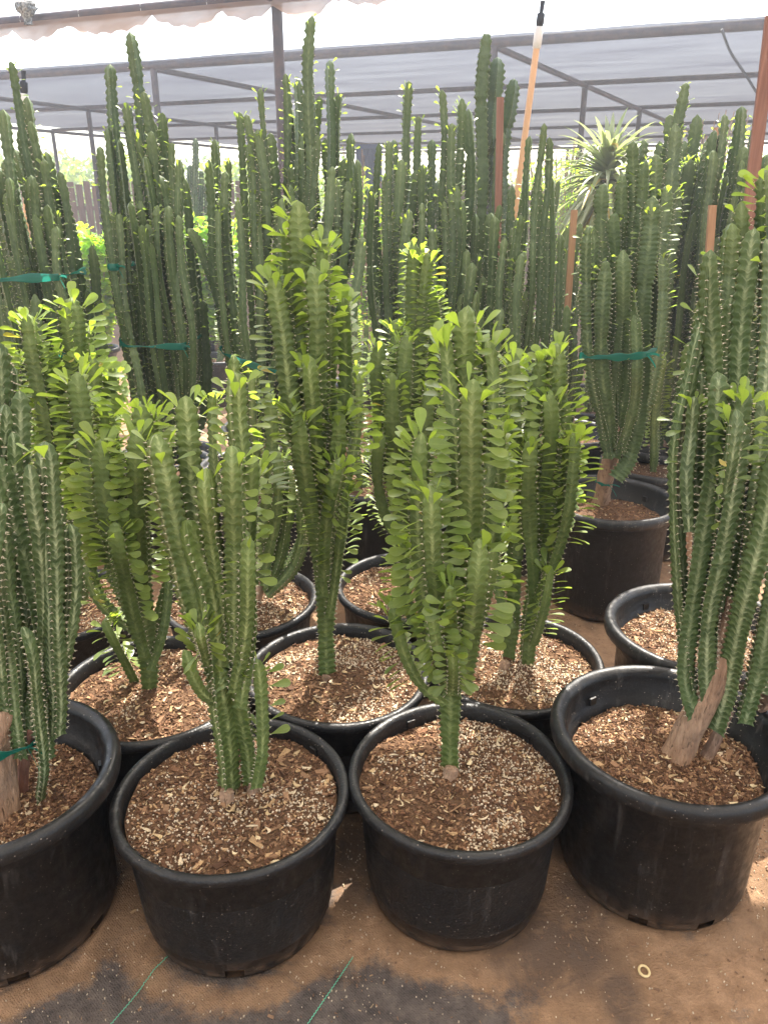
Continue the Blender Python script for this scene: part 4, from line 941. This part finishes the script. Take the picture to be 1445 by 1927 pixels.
uu = np.linspace(NI0 - .02, NI1 + .02, nu)[None, :]; vv = np.linspace(-.01, NJ + .01, nv)[:, None]
X = O0[0] + E1[0] * 3.98 * uu + E2[0] * 3.1 * vv; Y = O0[1] + E1[1] * 3.98 * uu + E2[1] * 3.1 * vv
sag = .05 + .02 * np.sin(np.pi * (uu % 1)) * np.sin(np.pi * (vv % 1)) * 1 - .10 * np.abs(np.sin(np.pi * uu)) * np.abs(np.sin(np.pi * vv)) * 0
mb.add(np.stack([X, Y, ZC + .05 + .03 * fbm(X * 1.2, Y * 1.2, 2) + 0 * sag], -1), grid_faces(nv, nu), 0, np.stack([(uu + 0 * vv) * 3.98, (vv + 0 * uu) * 3.1], -1))
mb.build('shade_cloth', SHADE_FAR, root)

# near structure over the plants and the viewer
N0 = np.array([-.83, 6.98, ZC]); D1 = np.array([.941, -.339, 0]); D2 = np.array([-.339, -.941, 0])
root = empty('shade_structure', (N0[0], N0[1], 0), 'near shade roof whose dark front beam carries a scalloped tan cloth edge, top left', 'shade structure')
mb = MB(); tube(mb, [N0 - D1 * 9, N0 + D1 * 9], .045, 12); mb.build('beam', STEEL, root)
for k in (-1, 0, 1):
    q = N0 + D1 * 5.2 * k; mb = MB(); tube(mb, [(q[0], q[1], 0), (q[0], q[1], ZC + .02)], .043, 12); mb.build('post', STEEL, root)
for k in range(-1, 2):
    mb = MB(); q = N0 + D1 * 5.2 * k; tube(mb, [q - [0, 0, .02] + D2 * .1, q + D2 * 12 - [0, 0, .02]], .032, 10); mb.build('beam', STEEL, root)
mb = MB(); uu = np.linspace(-9, 9, 80)[None, :]; vv = np.linspace(.05, 12, 60)[:, None]
X = N0[0] + D1[0] * uu + D2[0] * vv; Y = N0[1] + D1[1] * uu + D2[1] * vv
mb.add(np.stack([X, Y, ZC + .06 + .05 * fbm(X * 1.1, Y * 1.1, 2)], -1), grid_faces(60, 80), 0, np.stack([uu + 0 * vv, vv + 0 * uu], -1)); mb.build('shade_cloth', SHADE_NEAR, root)
# scalloped cloth edge hanging under the beam between its ties
mb = MB(); n = 360; u = np.linspace(-9, 9, n); tie = .62 * (u / .62 + .25 * np.sin(u * 2.1)); ph = (tie / .62) % 1
drop = .035 + .085 * np.sin(np.pi * ph) ** .7 * (.6 + .8 * vnoise(np.floor(tie / .62), 0 * u, 3)) + .012 * np.sin(u * 40)
rows = []
for k, q in enumerate(np.linspace(0, 1, 5)):
    rows.append(np.stack([N0[0] + D1[0] * u, N0[1] + D1[1] * u - .05 - .03 * np.sin(q * 3 + u * 9) * q, ZC - .02 - drop * q], 1))
mb.add(np.array(rows), grid_faces(5, n), 0, np.stack([np.tile(u, 5), np.repeat(np.arange(5) * .2, n)], 1)); mb.build('cloth_edge', VALANCE, root)
mb = MB()
for k in range(-14, 14):
    q = N0 + D1 * (.62 * k); a = np.linspace(0, 2 * math.pi, 13)
    tube(mb, np.stack([q[0] + 0 * a + .004 * a, q[1] + .05 * np.cos(a), q[2] + .052 * np.sin(a) - .004], 1), .003, 5, caps=False)
mb.build('wire_ties', WHITEP, root, 'stuff')
# rag bundle tied on the beam
q = at_y(50, 18, 7.65); r = np.random.default_rng(3); mb = MB(); a = np.linspace(0, 2 * math.pi, 20, endpoint=False); zz = np.linspace(-.11, .13, 14)
rad = (.055 + .028 * np.sin(zz * 30 + 1))[:, None] * (1 + .5 * (fbm(np.cos(a)[None] * 2.2 + 4, zz[:, None] * 22, 3, 8) - .4)) * (1 + .1 * r.normal(0, 1, (14, 20)))
mb.add(np.stack([q[0] + rad * np.cos(a), q[1] + rad * np.sin(a), q[2] + np.repeat(zz[:, None], 20, 1)], -1), grid_faces(14, 20, True), 0, smooth=False)
m_, nt, p = mat('mottled_rag', .95, .1); N = NT(nt)
nt.links.new(N.mix(N.mrange(N.noise(N.pos(), 60, 4, .7), .42, .6), (.05, .055, .05), (.34, .34, .31)), p.inputs['Base Color'])
tag(mb.build('rag_bundle', m_), 'mottled grey rag bundle knotted round the tan-edged beam at top left', 'rag')
# hanging cord
P = catmull([at_y(1357, 55, 7.9), at_y(1375, 100, 7.95), at_y(1405, 145, 8.0), at_y(1430, 185, 8.05), at_y(1455, 215, 8.1)], 10)
mb = MB(); tube(mb, P, .012, 8); tag(mb.build('hanging_cord', BLACKP), 'black cord drooping from the far beam under the grey shade cloth, upper right', 'cord')

# ------------------------------------------------------------------ background
def fence(label, x0, x1, ybot, ytop, Y):
    a = at_y(x0, ybot, Y); b = at_y(x1, ybot, Y); top = at_y(x0, ytop, Y)[2]; r = np.random.default_rng(12); root = empty('board_fence', ((a[0] + b[0]) / 2, Y, 0), label, 'fence')
    n = int((b[0] - a[0]) / .16); mb = MB()
    for k in range(n):
        x = a[0] + (b[0] - a[0]) * (k + .5) / n; h = top + r.uniform(-.06, .05)
        box(mb, (x, Y + r.uniform(-.01, .01), h / 2), (.13, .025, h), 0, rotz(r.normal(0, .03)))
    mb.build('boards', PALEW, root)
    mb = MB(); box(mb, ((a[0] + b[0]) / 2, Y + .05, top * .75), (b[0] - a[0], .05, .08)); box(mb, ((a[0] + b[0]) / 2, Y + .05, top * .3), (b[0] - a[0], .05, .08)); mb.build('rails', PALEW, root)
fence('low weathered board fence far behind the left clumps', -60, 460, 400, 343, 17)
fence('low weathered board fence far behind the right clumps', 640, 1500, 400, 352, 20)

def bush(label, x, Y, w, h, seed, n=2600):
    r = np.random.default_rng(seed); c = np.array([(x - W_ / 2) / F * Y * 1.0, Y, 0]); root = empty('hedge_tree', c, label, 'tree', 'trees beyond the nursery fence')
    mb = MB(); tube(mb, catmull([c, c + [.1, 0, h * .3], c + [0, 0, h * .6]], 6), np.linspace(.16, .07, 13), 8)
    for k in range(6):
        a = k * 1.05; tube(mb, catmull([c + [0, 0, h * .25], c + [math.cos(a) * w * .2, math.sin(a) * w * .2, h * .5], c + [math.cos(a) * w * .4, math.sin(a) * w * .35, h * .75]], 5), np.linspace(.07, .02, 11), 6)
    mb.build('trunk', BARKG, root)
    cl = [(c + [r.normal(0, .28) * w, r.normal(0, .22) * w, h * r.uniform(.3, .86)], r.uniform(.14, .26) * w) for _ in range(22)]
    k = r.integers(0, len(cl), n); ctr = np.array([q[0] for q in cl])[k]; rd = np.array([q[1] for q in cl])[k]
    d = r.normal(0, 1, (n, 3)); d /= np.linalg.norm(d, axis=1)[:, None]; pos = ctr + d * (rd * r.uniform(.4, 1.05, n))[:, None] * [1, 1, .7]
    pos[:, 2] = np.maximum(pos[:, 2], .1)
    t1 = r.normal(0, 1, (n, 3)); t1 /= np.linalg.norm(t1, axis=1)[:, None]; t2 = np.cross(t1, r.normal(0, 1, (n, 3))); t2 /= np.linalg.norm(t2, axis=1)[:, None]
    L = (r.uniform(.06, .16, n))[:, None]
    V = np.stack([pos - t1 * L, pos + t2 * L * .5, pos + t1 * L, pos - t2 * L * .5], 1)
    mb = MB(); mb.add(V, np.arange(n * 4).reshape(-1, 4), 0, np.tile([[.3, .2], [.3, .8], [.7, .8], [.7, .2]], (n, 1)), np.repeat(np.stack([r.uniform(0, .5, n), np.zeros(n), r.uniform(0, 1, n), np.ones(n)], 1), 4, 0), smooth=False)
    mb.build('crown', LEAF, root)
trees = [(-40, 27, 5, 3.0, 'at the left edge of the picture'), (90, 29, 5, 2.9, 'seen left of the second tall clump'), (165, 27, 4.5, 3.4, 'in the gap left of the second tall clump'), (300, 30, 5, 2.8, 'behind the second tall clump'), (380, 28, 5, 2.9, 'above the grey-blue column cactus group'), (520, 30, 5, 2.7, 'behind the widest clump'),
         (650, 31, 5, 2.6, 'left of the blue container'), (800, 30, 5, 2.8, 'right of the blue container'), (980, 28, 5, 3.0, 'behind the leaning tan pipe'), (1080, 30, 5, 2.9, 'behind the spiky rosette'), (1230, 29, 5, 2.8, 'behind the leafy spire at right'), (1390, 28, 5, 3.0, 'at the right edge of the picture')]
for k, (x, Y, w, h, t) in enumerate(trees): bush('pale green rounded tree beyond the fence, ' + t, x, Y, w, h, 60 + k)
# blue container
c = at_y(694, 345, 19); x0 = at_y(674, 345, 19)[0]; x1 = at_y(716, 345, 19)[0]; zt = at_y(694, 276, 19)[2]
root = empty('shipping_container', ((x0 + x1) / 2, 20.2, 0), 'blue corrugated container far off, glimpsed right of the widest clump', 'container')
mb = MB(); n = 40; xs = np.linspace(x0 - .0, x1 + .0, n); off = .03 * (np.arange(n) // 2 % 2)
mb.add(np.array([np.stack([xs, 19 + off, 0 * xs + .1], 1), np.stack([xs, 19 + off, 0 * xs + zt], 1)]), grid_faces(2, n), smooth=False)
box(mb, ((x0 + x1) / 2, 20.3, zt / 2 + .05), (x1 - x0 - .01, 2.4, zt - .12)); mb.build('body', BLUE, root)
mb = MB()
for xx in (x0, x1): box(mb, (xx, 19, zt / 2 + .03), (.08, .1, zt + .06))
for zz in (.1, zt): box(mb, ((x0 + x1) / 2, 18.99, zz), (x1 - x0 - .09, .09, .09))
mb.build('frame', BLUE, root)

# ------------------------------------------------------------------ ground
def lin(a, b, n): return np.linspace(a, b, n)
# haze: closed box of thin volume round everything, added for veiling glare and fading
mb = MB(); box(mb, (0, 70, 1.6), (320, 280, 5.2)); m_ = bpy.data.materials.new('haze'); m_.use_nodes = True; nt = m_.node_tree; nt.nodes.remove(nt.nodes['Principled BSDF'])
vp = nt.nodes.new('ShaderNodeVolumePrincipled'); vp.inputs['Density'].default_value = .011; vp.inputs['Anisotropy'].default_value = .5; vp.inputs['Color'].default_value = (.93, .95, 1, 1)
nt.links.new(vp.outputs[0], nt.nodes['Material Output'].inputs[1]); tag(mb.build('haze', m_), kind='stuff')
xs = np.unique(np.r_[lin(-150, -12, 12), lin(-12, -2, 22), lin(-2, 2, 330), lin(2, 12, 22), lin(12, 150, 12)])
ys = np.unique(np.r_[lin(-60, -1, 10), lin(-1, .7, 12), lin(.7, 2.6, 190), lin(2.6, 9, 60), lin(9, 200, 30)])
X, Y = np.meshgrid(xs, ys)
pots_xy = [(o.location.x, o.location.y) for o in bpy.data.objects if o.type == 'EMPTY' and o.get('category') == 'potted plant' and o.location.y < 3]
Z = .012 * (fbm(X * 2.2, Y * 2.2, 3, 2) - .45) + .006 * (fbm(X * 9, Y * 9, 3, 4) - .45)
fabm = np.zeros_like(X); mud = np.zeros_like(X)
def blob(px, py, rx, ry):
    q = at_z(px, py, 0); e = at_z(px + rx, py, 0); f_ = at_z(px, py - ry, 0); a = abs(e[0] - q[0]); b = abs(f_[1] - q[1])
    return np.exp(-(((X - q[0]) / a) ** 2 + ((Y - q[1]) / b) ** 2) ** 1.3)
for bb in ((330, 1890, 300, 130), (540, 1895, 260, 85), (760, 1900, 240, 100), (120, 1915, 220, 75), (250, 1600, 60, 60), (200, 1650, 60, 50), (650, 1700, 50, 60), (900, 1925, 90, 30), (1385, 1735, 26, 22), (1310, 1770, 26, 20), (640, 1640, 40, 60), (1345, 1690, 16, 12)): fabm = np.maximum(fabm, blob(*bb))
for bb in ((1030, 1790, 130, 80), (960, 1720, 90, 60), (1100, 1700, 60, 60), (1170, 1880, 40, 60), (230, 1560, 50, 90), (670, 1600, 40, 90), (1040, 1550, 40, 60)): mud = np.maximum(mud, blob(*bb))
for (px_, py_) in pots_xy:
    d = np.hypot(X - px_, Y - py_); ridge = np.exp(-((d - .235) / .028) ** 2)
    Z += .009 * ridge * (.4 + fbm(X * 12, Y * 12, 2, 9)); fabm *= 1 - .9 * np.exp(-((d - .25) / .04) ** 2)
    Z -= .02 * smooth01((.20 - d) / .03)
Z *= smooth01((14 - np.hypot(X, Y)) / 5)
col = np.stack([fabm.ravel(), mud.ravel(), 0 * X.ravel(), np.ones(X.size)], 1)
def gz(x, y):
    i = np.clip(np.searchsorted(ys, y), 1, len(ys) - 1); j = np.clip(np.searchsorted(xs, x), 1, len(xs) - 1); return Z[i, j]
mb = MB(); mb.add(np.stack([X, Y, Z], -1), grid_faces(len(ys), len(xs)), 0, None, col)
m_, nt, p = mat('sandy_ground', .93, .2); N = NT(nt); g = N.pos(); _, cf, cm, _b = N.col()
n1 = N.noise(g, 3.5, 5, .62); n2 = N.noise(g, 22, 5, .7); n3 = N.noise(g, 420, 2, .7); n4 = N.noise(g, 9, 6, .75, .4)
sand = N.mix(N.mrange(n2, .3, .7), (.22, .125, .066), (.44, .27, .155))
sand = N.mix(N.mrange(n1, .42, .66, 0, .75), sand, (.17, .105, .06))
sand = N.mix(N.mrange(n3, .3, .7, 0, .35), sand, (.16, .10, .07))
sand = N.mix(N.math('MULTIPLY', N.mrange(cm, .15, .7), N.mrange(n4, .30, .5), clamp=True), sand, (.13, .085, .058))
fm = N.math('ADD', cf, N.math('MULTIPLY', N.math('SUBTRACT', n4, .5), 2.2)); fm = N.math('ADD', fm, N.math('MULTIPLY', N.math('SUBTRACT', n3, .5), .35))
wv = N.new('ShaderNodeTexWave'); wv.wave_type = 'BANDS'; wv.bands_direction = 'DIAGONAL'; wv.inputs['Scale'].default_value = 95; wv.inputs['Distortion'].default_value = .4; nt.links.new(g, wv.inputs['Vector'])
fab = N.mix(N.mrange(n2, .35, .7), (.042, .039, .040), (.15, .125, .108)); fab = N.mix(N.math('MULTIPLY', wv.outputs[1], .25), fab, (.17, .13, .11))
c_ = N.mix(N.mrange(fm, .18, .62, 0, .95), sand, fab)
nt.links.new(c_, p.inputs['Base Color'])
n5 = N.noise(g, 120, 4, .75); N.bump(N.math('ADD', N.math('ADD', n2, N.math('MULTIPLY', n5, .7)), N.math('ADD', N.math('MULTIPLY', n3, .25), N.math('MULTIPLY', wv.outputs[1], .05))), .85, .012, p)
tag(mb.build('ground', m_), kind='structure')
# green threads woven in the ground fabric
for (x0, y0, x1, y1) in ((325, 1792, 195, 1945), (664, 1803, 566, 1945), (240, 1560, 205, 1590), (490, 1985, 420, 2080)):
    a, b = at_z(x0, y0, 0), at_z(x1, y1, 0); L = np.linalg.norm(b - a); n = int(L / .0035); t = np.linspace(0, 1, n)[:, None]
    P = a + (b - a) * t; sg = np.array([-(b - a)[1], (b - a)[0], 0]) / L; P = P + sg * (.0009 * np.where(np.arange(n) % 2, 1, -1))[:, None]
    P[:, 2] = [gz(q[0], q[1]) + .0035 for q in P]; mb = MB(); tube(mb, P, .0009, 5); tag(mb.build('fabric_thread', THREAD), kind='structure')
# litter of bark chips and perlite on the ground
r = np.random.default_rng(77); n = 3400; k = r.integers(0, len(pots_xy), n); a = r.uniform(0, 6.3, n); d = .215 + np.abs(r.normal(0, .09, n)) + .02
x = np.array(pots_xy)[k, 0] + d * np.cos(a); y = np.array(pots_xy)[k, 1] + d * np.sin(a)
m2 = 2600; x = np.r_[x, r.uniform(-1, 1, m2)]; y = np.r_[y, r.uniform(.75, 2.2, m2)]
q = at_z(1420, 1590, 0); x = np.r_[x, q[0] + r.normal(0, .12, 500)]; y = np.r_[y, q[1] + r.normal(0, .15, 500)]
q = at_z(650, 1850, 0); x = np.r_[x, q[0] + r.normal(0, .06, 50)]; y = np.r_[y, q[1] + r.normal(0, .05, 50)]
cols, L, Wd, Th = bits(r, len(x), .6); L = L * .6; Wd *= .6; cols = np.where(cols[:, :1] > .4, cols, cols * .5 + np.array([.17, .105, .065]))
inside = np.zeros(len(x), bool)
for (px_, py_) in pots_xy: inside |= np.hypot(x - px_, y - py_) < .212
ok = ~inside; mb = MB(); n = ok.sum()
chip_block(mb, np.stack([x, y, gz(x, y) + .001 + Th * .4], 1)[ok], L[ok], Wd[ok], Th[ok], r.uniform(0, 6.3, n), r.normal(0, .1, n), r.normal(0, .2, n), cols[ok])
tag(mb.build('bark_litter', [SOIL, BITS]), 'scattered bark crumbs and white perlite grains on the sandy ground between the pots', 'litter', kind='stuff')
# cream ring on the ground
q = at_z(1211, 1829, 0); a = np.linspace(0, 2 * math.pi, 41); mb = MB()
tube(mb, np.stack([q[0] + .0105 * np.cos(a), q[1] + .0125 * np.sin(a), gz(q[0], q[1]) + .004 + 0 * a], 1), .0028, 8, caps=False)
tag(mb.build('rubber_ring', CREAM), 'small cream ring lying on the sandy ground at lower right', 'ring')
for o in bpy.data.objects:
    if o.get('label') and len(o['label'].split()) > 16: print('LONG', o['label'])
print('OBJ', len(bpy.data.objects), 'VERTS', sum(len(m.vertices) for m in bpy.data.meshes))
